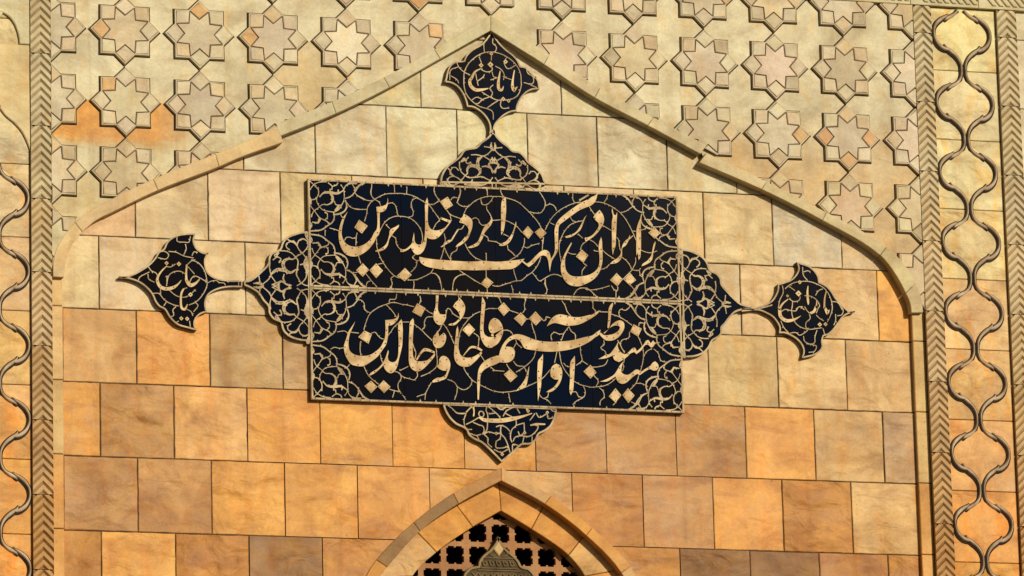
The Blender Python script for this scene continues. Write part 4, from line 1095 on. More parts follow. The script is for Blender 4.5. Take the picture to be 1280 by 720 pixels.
wall_o = wall.build('ashlar_wall', [M_wall, M_joint, M_rough])
tag(wall_o, 'recessed wall of big square cream to orange stone blocks behind the dark inscriptions', 'wall')

# ---------------------------------------------------------------- spandrel field behind the stars
WF0 = .05
SH = FRONT
field = MB()
st = .1025
n_u = 240
for iu in range(n_u):
    u0 = -6.155 + iu * (12.31 / n_u); u1 = u0 + 12.31 / n_u
    top = gable_v((u0 + u1) / 2)
    lo = min(gable_v(u0 + .001), gable_v(u1 - .001))
    if lo < -50:
        lo = 3.43
    wob = .012 * math.sin(iu * .9) + .010 * math.sin(iu * .37 + 1)
    cells = [lo, 3.87, 4.36, 4.62, 4.87 + wob, 5.05, 5.22 + wob, 5.27 + wob, 5.33 + wob, 5.42, 5.53, 5.64, 5.75, 5.86, 5.97, 6.08, 6.19, 6.35, 6.83, 7.32, 7.84]
    g0, g1 = gable_v(u0 + .0005), gable_v(u1 - .0005)
    if min(g0, g1) < -50: g0 = g1 = lo
    g0 -= .01; g1 -= .01
    lo = max(g0, g1)
    vs = [lo] + [c for c in cells[1:] if c > lo + .01]
    for va, vb in zip(vs, vs[1:]):
        um = (u0 + u1) / 2; vm = (va + vb) / 2
        c = PALE
        if vm < 5.4: c = srgb(209, 190, 144, KT)
        if vm < 4.9: c = srgb(206, 182, 130, KT)
        if um < -4.45 and 5.33 + wob < vm < 5.86: c = srgb(222, 156, 78, KT)
        elif um < -4.45 and 5.27 + wob < vm < 5.4: c = srgb(216, 166, 98, KT)
        elif um < -4.45 and 5.22 + wob < vm < 5.4: c = srgb(212, 178, 120, KT)
        if -4.72 < um < -4.05 and 5.22 + wob < vm < 5.86:
            f = min(1, (um + 4.72) / .6)
            o_ = srgb(222, 156, 78, KT) if vm > 5.33 + wob else srgb(212, 178, 120, KT)
            c = tuple(a * (1 - f) + b * f for a, b in zip(o_, srgb(209, 190, 144, KT)))
        if um > 2.2 and vm < 6.4:
            f = max(0, min(1, (6.3 - vm) / 1.1)) * max(0, min(1, (um - 2.2) / 1.0))
            c = tuple(a * (1 - f) + b * f for a, b in zip(c, srgb(206, 172, 120, KT)))
        pass
        if -3.1 < um < -2.0 and 5.9 < vm < 6.83: c = srgb(204, 178, 128, KT)
        field.face([(u0, g0 if va == lo else va, WF0), (u1, g1 if va == lo else va, WF0), (u1, vb, WF0), (u0, vb, WF0)], 0, c)
fo = field.build('spandrel_wall', M_field)
tag(fo, 'flat pale stone field above the gable moulding carrying the carved stars', 'wall')

# ---------------------------------------------------------------- star rosettes
RS = .487; SA = RS / math.sqrt(2); SB = RS - SA
def star_outline():
    out = []
    for k in range(8):
        a = math.pi / 4 * k
        out.append((RS * math.cos(a), RS * math.sin(a)))
        n_ = math.hypot(SA, SB)
        out.append((n_ * math.cos(a + math.pi / 8), n_ * math.sin(a + math.pi / 8)))
    return out
NO = math.hypot(SA, SB); IN = SA - SB

def nearest_seg(c):
    best = None
    for a, b in zip(gable_mid, gable_mid[1:]):
        dx, dy = b[0] - a[0], b[1] - a[1]
        l2 = dx * dx + dy * dy
        if l2 < 1e-9: continue
        k = max(0, min(1, ((c[0] - a[0]) * dx + (c[1] - a[1]) * dy) / l2))
        q = (a[0] + dx * k, a[1] + dy * k)
        d = math.hypot(c[0] - q[0], c[1] - q[1])
        if best is None or d < best[0]:
            l = math.sqrt(l2)
            best = (d, a, (-dy / l, dx / l))       # path runs left to right: left normal points up, outside the gable
    return best

ORD = ['first', 'second', 'third', 'fourth', 'fifth', 'sixth', 'seventh']
ROWS = {1: 'row cut by picture top', 0: 'upper full row', -1: 'second full row', -2: 'third row down', -3: 'lowest row'}
counter = {}
STONES = [PALE, srgb(213, 190, 146, KT), srgb(211, 186, 144, KT), srgb(207, 186, 145, KT), srgb(212, 184, 138, KT), srgb(203, 182, 142, KT)]
for rk in (1, 0, -1, -2, -3):
    for k in list(range(-6, 1)) + list(range(6, 0, -1)):
        c = (1.025 * k - .01 * (1 if k > -6 else 0), 6.83 + .98 * rk - (.012 if k < 0 else -.006) * (0 if rk > -1 else 1))
        d, a, nrm = nearest_seg(c)
        out_side = (c[0] - a[0]) * nrm[0] + (c[1] - a[1]) * nrm[1]
        if out_side < -.30:
            continue
        clips = []
        if d < .62:
            for a2, b2 in zip(gable_mid, gable_mid[1:]):
                m2 = ((a2[0] + b2[0]) / 2, (a2[1] + b2[1]) / 2)
                pass
            clips.append((a[0] + nrm[0] * .03, a[1] + nrm[1] * .03, nrm[0], nrm[1]))
        clips.append((-6.152, 0, 1, 0)); clips.append((6.152, 0, -1, 0)); clips.append((0, 7.845, 0, -1))
        def cl(poly):
            for q in clips:
                poly = clip(poly, *q)
                if len(poly) < 3:
                    return []
            return poly
        rot_ = rnd.uniform(-.014, .014); scl = rnd.uniform(.988, 1.0)
        outline = [(c[0] + (x * math.cos(rot_) - y * math.sin(rot_)) * scl, c[1] + (x * math.sin(rot_) + y * math.cos(rot_)) * scl) for x, y in star_outline()]
        pieces = []
        # the star plate is clipped as convex kites round its centre, so that partial stars stay clean
        base_mb = MB()
        stc = jit(rnd.choice(STONES), .05, .03)
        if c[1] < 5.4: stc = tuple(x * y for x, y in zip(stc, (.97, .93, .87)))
        full = all(len(clip(outline, *q)) == len(outline) for q in clips)
        rim = inset(outline, .010); rim_in = inset(outline, .024); outer = inset(outline, -.012)
        n = len(outline)
        for i in range(n):
            j = (i + 1) % n
            rim2 = rim_in
            tri = cl([c, rim2[i], rim2[j]])
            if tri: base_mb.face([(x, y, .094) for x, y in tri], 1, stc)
            band = cl([rim2[i], rim[i], rim[j], rim2[j]])
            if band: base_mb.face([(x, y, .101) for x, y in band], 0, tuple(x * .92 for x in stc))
            shade_band = cl([outline[i], outer[i], outer[j], outline[j]])
            if shade_band: base_mb.face([(x, y, WF0 + .004) for x, y in shade_band], 2, stc)  # dark contour on the field, the star's edge shade put into colour
            # sloping flank from the rim to the field, clipped as a flat quad then lifted
            q = cl([rim[i], outline[i], outline[j], rim[j]])
            if q:
                def lift(p):
                    e = (outline[j][0] - outline[i][0], outline[j][1] - outline[i][1]); l = math.hypot(*e)
                    h = ((p[0] - outline[i][0]) * -e[1] + (p[1] - outline[i][1]) * e[0]) / l
                    return WF0 - .002 + (.101 - WF0 + .002) * max(0, min(1, h / .010))
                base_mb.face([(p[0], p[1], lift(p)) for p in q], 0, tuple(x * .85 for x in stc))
        if not base_mb.f or sum(1 for _ in base_mb.f) < 3:
            continue
        side = 'left' if k <= 0 else 'right'
        key = (rk, side)
        counter[key] = counter.get(key, 0) + 1
        idx = ORD[counter[key] - 1]
        half = abs(k) == 6
        if side == 'left':
            where = 'from the left chevron strip, %s' % ROWS[rk]
        else:
            where = 'from the right chevron strip, %s' % ROWS[rk]
        if half:
            lab = 'half star rosette cut by the %s chevron strip, %s' % (side, ROWS[rk])
        elif k == 0:
            lab = 'star rosette standing right above the gable apex at the picture top'
        else:
            lab = 'star rosette, %s %s' % (idx, where)
        root = thing('star_rosette', lab, 'star rosette', (c[0], c[1], WF0), 'eight pointed star rosettes carved above the gable')
        base_mb.build('star_plate', [M_carved, M_grout, M_edge_shade], root)
        cen = []
        for q in range(8):
            a_ = math.pi / 4 * q
            cen.append(((IN - .008) * math.cos(a_), (IN - .008) * math.sin(a_)))
            cen.append(((NO - .050) * math.cos(a_ + math.pi / 8), (NO - .050) * math.sin(a_ + math.pi / 8)))
        cm = MB()
        tcen = jit(stc, .05, .03)
        for q in range(16):
            p = cl([c, (c[0] + cen[q][0], c[1] + cen[q][1]), (c[0] + cen[(q + 1) % 16][0], c[1] + cen[(q + 1) % 16][1])])
            if p:
                cm.face([(x, y, .108) for x, y in p], 0, tcen)
        for q in range(16):
            p0 = (c[0] + cen[q][0], c[1] + cen[q][1]); p1 = (c[0] + cen[(q + 1) % 16][0], c[1] + cen[(q + 1) % 16][1])
            ok = all((p0[0] - z[0]) * z[2] + (p0[1] - z[1]) * z[3] > 0 and (p1[0] - z[0]) * z[2] + (p1[1] - z[1]) * z[3] > 0 for z in clips)
            if ok:
                cm.face([(*p0, .095), (*p1, .095), (*p1, .108), (*p0, .108)], 0, tcen)
        if cm.f:
            cm.build('star_centre', M_carved, root)
        for q in range(8):
            a_ = math.pi / 4 * q
            ca, sa = math.cos(a_), math.sin(a_)
            loc4 = [(RS - .042, 0), (SA - .020, SB - .014), (IN + .013, 0), (SA - .020, -SB + .014)]
            loc4 = [(x + rnd.uniform(-.004, .004), y + rnd.uniform(-.004, .004)) for x, y in loc4]
            poly = [(c[0] + x * ca - y * sa, c[1] + x * sa + y * ca) for x, y in loc4]
            poly = cl(poly)
            if len(poly) < 3 or abs(area(poly)) < .003:
                continue
            pm = MB()
            tp = jit(rnd.choice(STONES), .035, .015)
            if rnd.random() < .05: tp = jit(srgb(216, 170, 112, KT), .04, .03)
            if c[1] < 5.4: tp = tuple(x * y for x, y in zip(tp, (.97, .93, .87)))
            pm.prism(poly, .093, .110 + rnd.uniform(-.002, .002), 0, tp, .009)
            pm.build('petal', M_carved, root)

SH = (0, 0, 0)
# ---------------------------------------------------------------- gable moulding
gm = thing('gable_moulding', 'raised pale stone moulding rising to a point over the inscriptions', 'moulding', (0, 3.3, .05))
def mould_run(key, w0, w1, parent, mat, tint, name='moulding_stone', gap=.003, bev=.007, fillet=False, tints=None):
    o, i = [dec(s) for s in D[key]] if isinstance(key, str) else key
    so, si = spline(o, 5, sharp=70), spline(i, 5, sharp=70)
    n = len(o) - 1
    # long stones: merge the short traced spans of the bends
    spans = []
    start = 0
    for q in range(n):
        l = math.hypot(o[q + 1][0] - o[start][0], o[q + 1][1] - o[start][1])
        if l > .62 or q == n - 1:
            spans.append((start, q + 1)); start = q + 1
    for si_, (a, b) in enumerate(spans):
        po = so[a * 5:b * 5 + 1]; pi = si[a * 5:b * 5 + 1]
        def shrink(p):
            e = (p[1][0] - p[0][0], p[1][1] - p[0][1]); l = math.hypot(*e) or 1
            f = (p[-2][0] - p[-1][0], p[-2][1] - p[-1][1]); lf = math.hypot(*f) or 1
            p = list(p)
            p[0] = (p[0][0] + e[0] / l * gap, p[0][1] + e[1] / l * gap)
            p[-1] = (p[-1][0] + f[0] / lf * gap, p[-1][1] + f[1] / lf * gap)
            return p
        po, pi = shrink(po), shrink(pi)
        mb = MB()
        t = jit(tints[si_ % len(tints)] if tints else tint, .04, .02)
        mb.prism(po + pi[::-1], w0, w1, 0, t, bev)
        mb.build(name, mat, parent)
T_M1 = srgb(206, 190, 146, KT); T_M2 = srgb(214, 178, 122, KT)
mould_run('GL', -.01, .168, gm, M_carved, T_M2)
mould_run('GL2', -.01, .170, gm, M_carved, srgb(208, 190, 142, KT))
mould_run('GR2', -.01, .169, gm, M_carved, srgb(206, 186, 138, KT))
mould_run('GR', -.01, .171, gm, M_carved, srgb(208, 184, 130, KT))
# straight legs below the springing
for side in (-1, 1):
    end = dec(D['GL'][0])[0] if side < 0 else dec(D['GR'][0])[-1]
    endi = dec(D['GL'][1])[0] if side < 0 else dec(D['GR'][1])[-1]
    u0, u1 = (-6.153, -6.005) if side < 0 else (5.975, 6.162)
    vt = min(end[1], endi[1]) + .03
    seams = [s for s in (3, 2, 1, 0, -1, -2, -3) if s < vt - .1]
    ext = [vt] + seams
    for a, b in zip(ext, ext[1:]):
        mb = MB()
        c = srgb(216, 176, 112, KT) if b > 0.9 else srgb(212, 152, 82, KT)
        mb.box(u0 - .01, u1 - .01, b + .006, a - .006, -.04, .084, 0, jit(c, .06, .03), .010)
        mb.build('moulding_stone', M_carved, gm)

SH = FRONT
# ---------------------------------------------------------------- chevron strips
def chevron_strip(u0, u1, vseam, label, side):
    root = thing('chevron_strip', label, 'carved strip', ((u0 + u1) / 2, -3, .05), 'upright strips of carved chevrons')
    uc = (u0 + u1) / 2; hw = (u1 - u0) / 2
    for n in range(-3, 9):
        vb = n + vseam
        va = vb + 1.0
        if n == 8 or vb > 7.83: continue
        va = min(va, 7.828)
        q = (n + 3) / 10.0
        c0 = srgb(204, 180, 132, KT); c1 = srgb(190, 140, 82, KT)
        k = max(0, min(1, (vb + .3) / 5.0))
        t = jit(tuple(c1[i] + (c0[i] - c1[i]) * k for i in range(3)), .05, .02)
        mb = MB()
        def put(poly, wfun, tt):
            for qd in ((u0, 0, 1, 0), (u1, 0, -1, 0), (0, vb + .005, 0, 1), (0, va - .005, 0, -1)):
                poly = clip(poly, *qd)
                if len(poly) < 3: return
            mb.face([(x, y, wfun(x, y)) for x, y in poly], 0, tt)
        p = .117
        mb.box(u0, u1, vb + .004, va - .004, -.10, .062, 0, t)
        m = -3
        while vb + m * p - hw < va:
            y0 = vb + m * p + .02
            for s in (-1, 1):
                # front band, then a slope falling back beneath the next band
                arm = lambda ya, yb: [(uc, ya), (uc + s * hw, ya - hw), (uc + s * hw, yb - hw), (uc, yb)]
                f1 = arm(y0 + p * .46, y0 + p)
                f2 = arm(y0, y0 + p * .46)
                dist_ = lambda x, y: (y + abs(x - uc) - y0)
                put(f1 if s < 0 else f1, lambda x, y: .12, t)
                put(f2, lambda x, y: .066 + (.12 - .066) * max(0, min(1, dist_(x, y) / (p * .46))), t)
            # thin ledge closing the step
            for s in (-1, 1):
                a = (uc, y0); b = (uc + s * hw, y0 - hw)
                seg = []
                lo, hi = vb + .005, va - .005
                pts = [a, b]
                if max(a[1], b[1]) <= lo or min(a[1], b[1]) >= hi: continue
                def at(y): k_ = (y - a[1]) / (b[1] - a[1]); return (a[0] + (b[0] - a[0]) * k_, y)
                if a[1] > hi: a = at(hi)
                if b[1] < lo: b = at(lo)
                mb.face([(*a, .066), (*b, .066), (*b, .12), (*a, .12)], 0, t)
            m += 1
        # cheeks
        for uu in (u0, u1):
            mb.face([(uu, vb + .004, -.10), (uu, vb + .004, .118), (uu, va - .004, .118), (uu, va - .004, -.10)], 0, t)
        mb.build('chevron_block', M_carved, root)
    return root
chevron_strip(-6.43, -6.157, .441, 'carved chevron strip left of the inscriptions beside the ogee ribs', -1)
chevron_strip(6.157, 6.425, .428, 'carved chevron strip between the gable moulding and the right ogee ribs', 1)
chevron_strip(7.41, 7.70, .428, 'carved chevron strip at the right picture edge beyond the ogee ribs', 1)

# ---------------------------------------------------------------- ogee rib panels
def ogee_panel(uL, uR, uc, label, top_cap):
    root = thing('ogee_panel', label, 'carved panel', ((uL + uR) / 2, -3, 0), 'upright panels of chained ogee ribs')
    vs = .917
    for n in range(-3, 8):
        vb = n + vs - 1; va = vb + 1
        if vb > 7.8: continue
        va2 = min(va, 7.83)
        if top_cap and vb > 5.9:
            va2 = min(va2, 7.83)
        k = max(0, min(1, (vb - .2) / 4.5))
        a_, b_ = srgb(218, 152, 76, KT), srgb(216, 192, 138, KT)
        t = jit(tuple(a_[i] + (b_[i] - a_[i]) * k for i in range(3)), .06, .04)
        mb = MB()
        mb.box(uL, uR, vb + .005, va2 - .005, -.12, .055, 0, t, .008)
        # cushion inside the ogee
        if not (top_cap and vb > 4.9):
            lens = [(.00, .03), (.10, .10), (.23, .19), (.34, .29), (.375, .40), (.375, .50), (.34, .60), (.23, .71), (.10, .84), (.03, .95)]
            pl = [(uc + x, va - y) for x, y in lens] + [(uc - x, va - y) for x, y in lens[::-1][:-1]]
            pl = [p for p in pl]
            pl2 = inset(pl if area(pl) > 0 else pl[::-1], .05)
            base_ = pl if area(pl) > 0 else pl[::-1]
            if va < 7.95:
                t2 = jit(t, .05, .05)
                cx, cy = uc, (va + vb) / 2
                ring1 = [(*p, .055) for p in base_]
                ring2 = [(*p, .066) for p in pl2]
                ring3 = [(cx + (p[0] - cx) * .55, cy + (p[1] - cy) * .55, .090) for p in pl2]
                m_ = len(base_)
                for i in range(m_):
                    j = (i + 1) % m_
                    mb.face([ring1[i], ring1[j], ring2[j], ring2[i]], 0, t2)
                    mb.face([ring2[i], ring2[j], ring3[j], ring3[i]], 0, t2)
                mb.face(ring3, 0, t2)
        mb.build('panel_slab', M_slab, root)
        if top_cap and vb > 4.9:
            continue
        for s in (-1, 1):
            rb = MB()
            S = [
                [(.030, 0.0, .028), (.034, .06, .030), (.058, .13, .036), (.105, .185, .046), (.16, .220, .056), (.21, .246, .046), (.262, .288, .004)],
                [(.185, .178, .004), (.225, .215, .030), (.295, .258, .050), (.365, .32, .050), (.408, .39, .038), (.420, .47, .030), (.407, .55, .036), (.365, .625, .050), (.30, .678, .056), (.245, .702, .044), (.195, .722, .004)],
                [(.275, .620, .004), (.240, .678, .036), (.17, .732, .052), (.108, .785, .046), (.060, .85, .036), (.034, .92, .030), (.030, 1.0, .028)],
            ]
            for q, path in enumerate(S):
                pts = spline([(uc + s * x, va - y, w_ * 1.0) for x, y, w_ in path], 4)
                pts = [p for p in pts if p[1] < 7.82]
                if len(pts) > 2:
                    if s > 0: pts = pts[::-1]
                    rb.ribbon(pts, .058 + .0007 * q, .112 + .004 * (q == 1), 0, (.3, .3, .3), round_=True)
                    rb.ribbon([(a - .001, b - .008, w_ + .034) for a, b, w_ in pts], .05, .0715 + .0006 * q + .0004 * (s > 0), 1)  # wider dark strip shifted down: painted shadow beneath the rib
            if rb.f:
                rb.build('ogee_rib', [M_rib, M_edge_shade], root, smooth=True)
    return root
ogee_panel(6.427, 7.408, 6.885, 'right upright panel of chained dark ogee ribs on cream and orange slabs', False)
lp = ogee_panel(-7.42, -6.432, -6.885, 'left upright panel of chained ogee ribs with a plain slab on top', True)
# plain raised slab and the curved frame above the first ogee on the left
mb = MB()
arc = [(-6.435, 5.10), (-6.47, 5.20), (-6.55, 5.36), (-6.66, 5.48), (-6.76, 5.56), (-6.84, 5.66)]
pl = spline(arc, 4) + [(-6.84 - .0, 5.70)] + [(-6.92, 5.56), (-7.02, 5.48), (-7.13, 5.36), (-7.21, 5.2), (-7.25, 5.1), (-7.42, 5.1), (-7.42, 6.55), (-6.435, 6.55)]
mb.prism(pl, .04, .095, 0, srgb(216, 188, 130, KT), .012)
mb.build('panel_slab', M_field, lp)
mb = MB()
arc = spline([(-6.57, 6.565), (-6.585, 6.68), (-6.63, 6.82), (-6.71, 6.93), (-6.80, 6.985), (-6.90, 7.0)], 4)
arcL = [(-13.68 - a, b) for a, b in arc][::-1]
mb.prism([(-6.435, 6.562), (-6.435, 7.82), (-7.42, 7.82), (-7.42, 6.562), (-7.11, 6.562)] + arcL[:-1] + arc[::-1], .04, .10, 0, srgb(212, 196, 148, KT), .012)
mb.build('panel_slab', M_field, lp)
mb = MB()
mb.ribbon(spline([(-6.97, 6.86, .05), (-6.90, 6.83, .06), (-6.868, 6.78, .06), (-6.90, 6.73, .05), (-6.96, 6.72, .04)], 4), .056, .11, 0, (.3, .3, .3), round_=True)
mb.build('ogee_rib', M_rib, lp, smooth=True)

# ---------------------------------------------------------------- cornice at the top
root = thing('rope_cornice', 'horizontal stone cornice with slanting grooves along the top right', 'cornice', (0, 7.83, 0))
for n, (a, b) in enumerate([(x, x + 1.02) for x in [-8.16 + 1.02 * q for q in range(16)]]):
    mb = MB()
    t = jit(srgb(204, 184, 136, KT), .05, .02)
    mb.box(a + .004, b - .004, 7.832, 8.17, -.02, .128, 0, t, .006)
    x = a + .01
    while x < b - .12:
        poly = [(x, 8.12), (x + .055, 8.12), (x + .055 + .20, 7.875), (x + .20, 7.875)]
        poly = clip(poly, b - .012, 0, -1, 0)
        if len(poly) > 2 and abs(area(poly)) > 1e-4:
            mb.prism(poly, .127, .152, 0, t, .010)
        x += .105
    mb.build('cornice_block', M_carved, root)
up = MB()
for q in range(17):
    up.box(-8.5 + q, -7.508 + q, 8.18, 9.2, -.05, .05, 0, jit(PALE, .05, .02), .008)
tag(up.build('upper_wall', M_wall), 'plain stone course above the slanting cornice at the very top', 'wall')
# plain masonry piers carrying the carved work down to the paving, outside the picture
for s in (-1, 1):
    pm = MB()
    for row in range(-18, -2):
        v0 = max(row, gz + .01)
        pm.box(min(s * 6.157, s * 9.5), max(s * 6.157, s * 9.5), v0 + .008, (row + 1 if row < -3 else -2.6) - .008, -.05, .10 , 0, jit(RUST, .06, .03), .01)
    tag(pm.build('masonry_pier', M_wall), 'plain stone pier under the %s carved strips' % ('left' if s < 0 else 'right'), 'pier')
sidew = MB()
for row in range(-3, 8):
    sidew.box(7.705, 9.5, row + .425, row + 1.415, -.05, .05, 0, jit(PALE if row > 2 else TAN, .05, .03), .01)
tag(sidew.build('side_wall', M_wall), 'sliver of stone wall beyond the chevron strip at the right picture edge', 'wall')
sidew = MB()
for row in range(-3, 8):
    sidew.box(-9.5, -7.425, row + .425, row + 1.415, -.05, .05, 0, jit(PALE if row > 2 else TAN, .05, .03), .01)
tag(sidew.build('side_wall', M_wall), 'stone wall left of the left ogee panel', 'wall')

SH = (0, 0, 0)
# ---------------------------------------------------------------- portal arch, grille and bronze ornament
pa = thing('pointed_arch', 'pointed stone arch with two recessed orders at the bottom centre', 'arch', (0, -3, 0))
TB = srgb(150, 112, 66, KT)
mould_run((aL[0], aL[1]), -.16, .035, pa, M_carved, AMBER, tints=[BROWN, TB, TB, AMBER, AMBER])
mould_run((aR[0], aR[1]), -.16, .037, pa, M_carved, AMBER, tints=[TAN, AMBER, AMBER, TAN, AMBER])
def widen(inner, mid, d):
    return [(a[0] + (b[0] - a[0]) * d, a[1] + (b[1] - a[1]) * d) for a, b in zip(inner, mid)]
for (rr, am, nm) in ((rL, aL, 0), (rR, aR, 1)):
    outer = am[0][:len(rr)] if len(am[0]) >= len(rr) else am[0]
    outer = [am[0][q] if q < 3 else am[0][q - len(rr)] for q in range(len(rr))]
    mould_run((outer, rr), -.34, -.14 - .002 * nm, pa, M_wall, TAN, 'voussoir', .005, .008, tints=[AMBER, AMBER, TAN, AMBER])

gr = MB()
ph, pv = .322, .312
gu0, gv0 = .072, .193
for iu in range(-7, 8):
    for iv in range(-10, 4):
        cx, cy = gu0 + iu * ph, gv0 + iv * pv
        h = .124; nb = .017; nd_ = .022; cn = .026
        # square hole with a small nib in the middle of each side
        inner = []
        for q in range(4):
            a_ = math.pi / 2 * q
            ca, sa = math.cos(a_), math.sin(a_)
            for (x, y) in ((h, -h + cn), (h, -nb), (h - nd_ * .8, -nb * .6), (h - nd_, 0), (h - nd_ * .8, nb * .6), (h, nb), (h, h - cn), (h - cn, h - cn)):
                inner.append((cx + x * ca - y * sa, cy + x * sa + y * ca))
        outer = []
        for (x, y) in inner:
            dx, dy = x - cx, y - cy
            k = min(ph / 2 / max(abs(dx), 1e-6), pv / 2 / max(abs(dy), 1e-6))
            outer.append((cx + dx * k, cy + dy * k))
        if (abs(cx) > 2.6): continue
        n = len(inner)
        t = srgb(176, 122, 72, KT)
        # corners of the cell
        for i in range(n):
            j = (i + 1) % n
            gr.face([(*inner[i], -.33), (*outer[i], -.33), (*outer[j], -.33), (*inner[j], -.33)], 0, t)
            gr.face([(*inner[i], -.41), (*inner[i], -.33), (*inner[j], -.33), (*inner[j], -.41)], 0, t)
        for (sx, sy) in ((1, 1), (-1, 1), (-1, -1), (1, -1)):
            best = sorted(range(n), key=lambda i_: (outer[i_][0] - cx - sx * ph / 2) ** 2 + (outer[i_][1] - cy - sy * pv / 2) ** 2)[:2]
            gr.face([(*outer[best[0]], -.33), (*outer[best[1]], -.33), (cx + sx * ph / 2, cy + sy * pv / 2, -.33)], 0, t)
go = gr.build('stone_grille', [M_carved])
tag(go, 'pierced tan stone grille of notched square holes inside the pointed arch', 'grille')
rm = MB()
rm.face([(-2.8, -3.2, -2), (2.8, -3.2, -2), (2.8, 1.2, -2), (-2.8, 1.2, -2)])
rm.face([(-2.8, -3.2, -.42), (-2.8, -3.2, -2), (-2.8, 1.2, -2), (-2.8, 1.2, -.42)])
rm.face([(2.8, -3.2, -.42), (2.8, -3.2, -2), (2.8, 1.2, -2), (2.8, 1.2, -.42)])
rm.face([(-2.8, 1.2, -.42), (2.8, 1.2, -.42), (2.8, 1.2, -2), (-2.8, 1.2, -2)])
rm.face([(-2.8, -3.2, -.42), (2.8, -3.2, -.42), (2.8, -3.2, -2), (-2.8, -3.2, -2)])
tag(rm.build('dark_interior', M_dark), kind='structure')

orn = dec(D['ornament'][0])
apex = max(orn, key=lambda p: p[1])
oc = apex[0]
hw = max(abs(p[0] - oc) for p in orn)
vb = min(p[1] for p in orn)
low = [(oc + hw * 1.12, vb - .25), (oc + hw * .9, vb - .5), (oc + hw * .3, vb - .75), (oc, vb - 1.0), (oc - hw * .3, vb - .75), (oc - hw * .9, vb - .5), (oc - hw * 1.12, vb - .25)]
full = spline(orn + low, 4, True)
if area(full) < 0: full = full[::-1]
ro = thing('bronze_cartouche', 'embossed bronze cartouche with a pointed top hung before the stone grille', 'ornament', (oc, vb - 1, -.33))
mb = MB(); mb.prism(full, -.325, -.205, 0, (.3, .3, .3), .012, back=True); mb.build('plate', M_bronze, ro)
mb = MB(); mb.ribbon([(a, b, .030) for a, b in inset(full, .022)], -.206, -.182, 0, closed=True); mb.build('rim', M_bronze_rim, ro)
mb = MB()
dy = apex[1]
dia = [(oc, dy - .075), (oc + .075, dy - .19), (oc, dy - .29), (oc - .075, dy - .19)]
mb.prism(spline(dia, 3, True, 40), -.206, -.180, 0, (.3, .3, .3), .014); mb.build('boss', simple('gilt_boss', (.42, .26, .10), (.54, .36, .15), 8, (.6, .8), 0, .2, .1), ro)
mb = MB()
for (yy, ww) in ((dy - .315, .20), (dy - .455, .26), (dy - .485, .30)):
    mb.ribbon([(oc - ww, yy, .014), (oc + ww, yy, .014)], -.206, -.188)
for q in range(-2, 3):
    cx = oc + q * .095
    mb.ribbon(spline([(cx - .045, dy - .345, .016), (cx - .02, dy - .42, .018), (cx + .02, dy - .41, .018), (cx + .015, dy - .37, .014), (cx - .01, dy - .375, .010)], 4), -.206, -.186)
for q in range(-4, 5):
    cx = oc + q * .085
    mb.ribbon(spline([(cx - .04, dy - .52, .014), (cx, dy - .57, .02), (cx + .04, dy - .52, .014)], 4), -.206, -.188)
    mb.ribbon(spline([(cx, dy - .60, .014), (cx + .03, dy - .66, .02), (cx - .02, dy - .70, .014)], 4), -.206, -.188)
for s in (-1, 1):
    mb.ribbon(spline([(oc + s * .06, dy - .295, .012), (oc + s * .11, dy - .27, .016), (oc + s * .13, dy - .245, .014), (oc + s * .10, dy - .235, .010)], 4), -.206, -.190)
mb.build('scroll_band', M_bronze_band, ro)

# ---------------------------------------------------------------- inscription panels
WB = .08
def thorny(mb, pts, w0, w1, rng_, step=.066, size=.015):
    acc = 0
    for a, b in zip(pts, pts[1:]):
        l = math.hypot(b[0] - a[0], b[1] - a[1])
        acc += l
        if acc > step and l > 1e-5:
            acc = rng_.uniform(-.05, .02)
            s = rng_.choice((-1, 1))
            dx, dy = (b[0] - a[0]) / l, (b[1] - a[1]) / l
            k = size * rng_.uniform(.7, 1.3)
            tip = (a[0] + dx * k * .7 - dy * k * s * 1.2, a[1] + dy * k * .7 + dx * k * s * 1.2)
            p = [(a[0] - dx * k * .5, a[1] - dy * k * .5), (a[0] + dx * k * .5, a[1] + dy * k * .5), tip]
            mb.prism(p, w0, w1)

def bulbs(mb, pts, w0, w1, rng_):
    """the little curled buds at the ends and along the arabesque stems"""
    for k, q in ((0, 1), (-1, -2)):
        a, b = pts[k], pts[q]
        l = math.hypot(b[0] - a[0], b[1] - a[1]) or 1
        disc(mb, a[0], a[1], max(.0095, a[2] * .58), w0, w1, 0)
    acc = 0
    for a, b in zip(pts, pts[1:]):
        l = math.hypot(b[0] - a[0], b[1] - a[1])
        acc += l
        if acc > .11 and l > 1e-5:
            acc = rng_.uniform(-.05, .03)
            s = rng_.choice((-1, 1))
            r = rng_.uniform(.006, .009)
            o = a[2] * .5 + r * .6
            disc(mb, a[0] - (b[1] - a[1]) / l * s * o, a[1] + (b[0] - a[0]) / l * s * o, r, w0, w1, 0)

def disc(mb, u, v, r, w0, w1, m):
    mb.prism([(u + r * math.cos(math.pi / 4 * q), v + r * math.sin(math.pi / 4 * q)) for q in range(8)], w0, w1, m)

seams = [float(q.split()[0]) / 500 for q in D['seam'][0].split(';')]
corner = [dec(s) for s in D['corner']]
PU0, PU1 = -2.639, 2.597
LOW_TOP, LOW_BOT, UP_TOP = 3.398, 1.856, 4.899

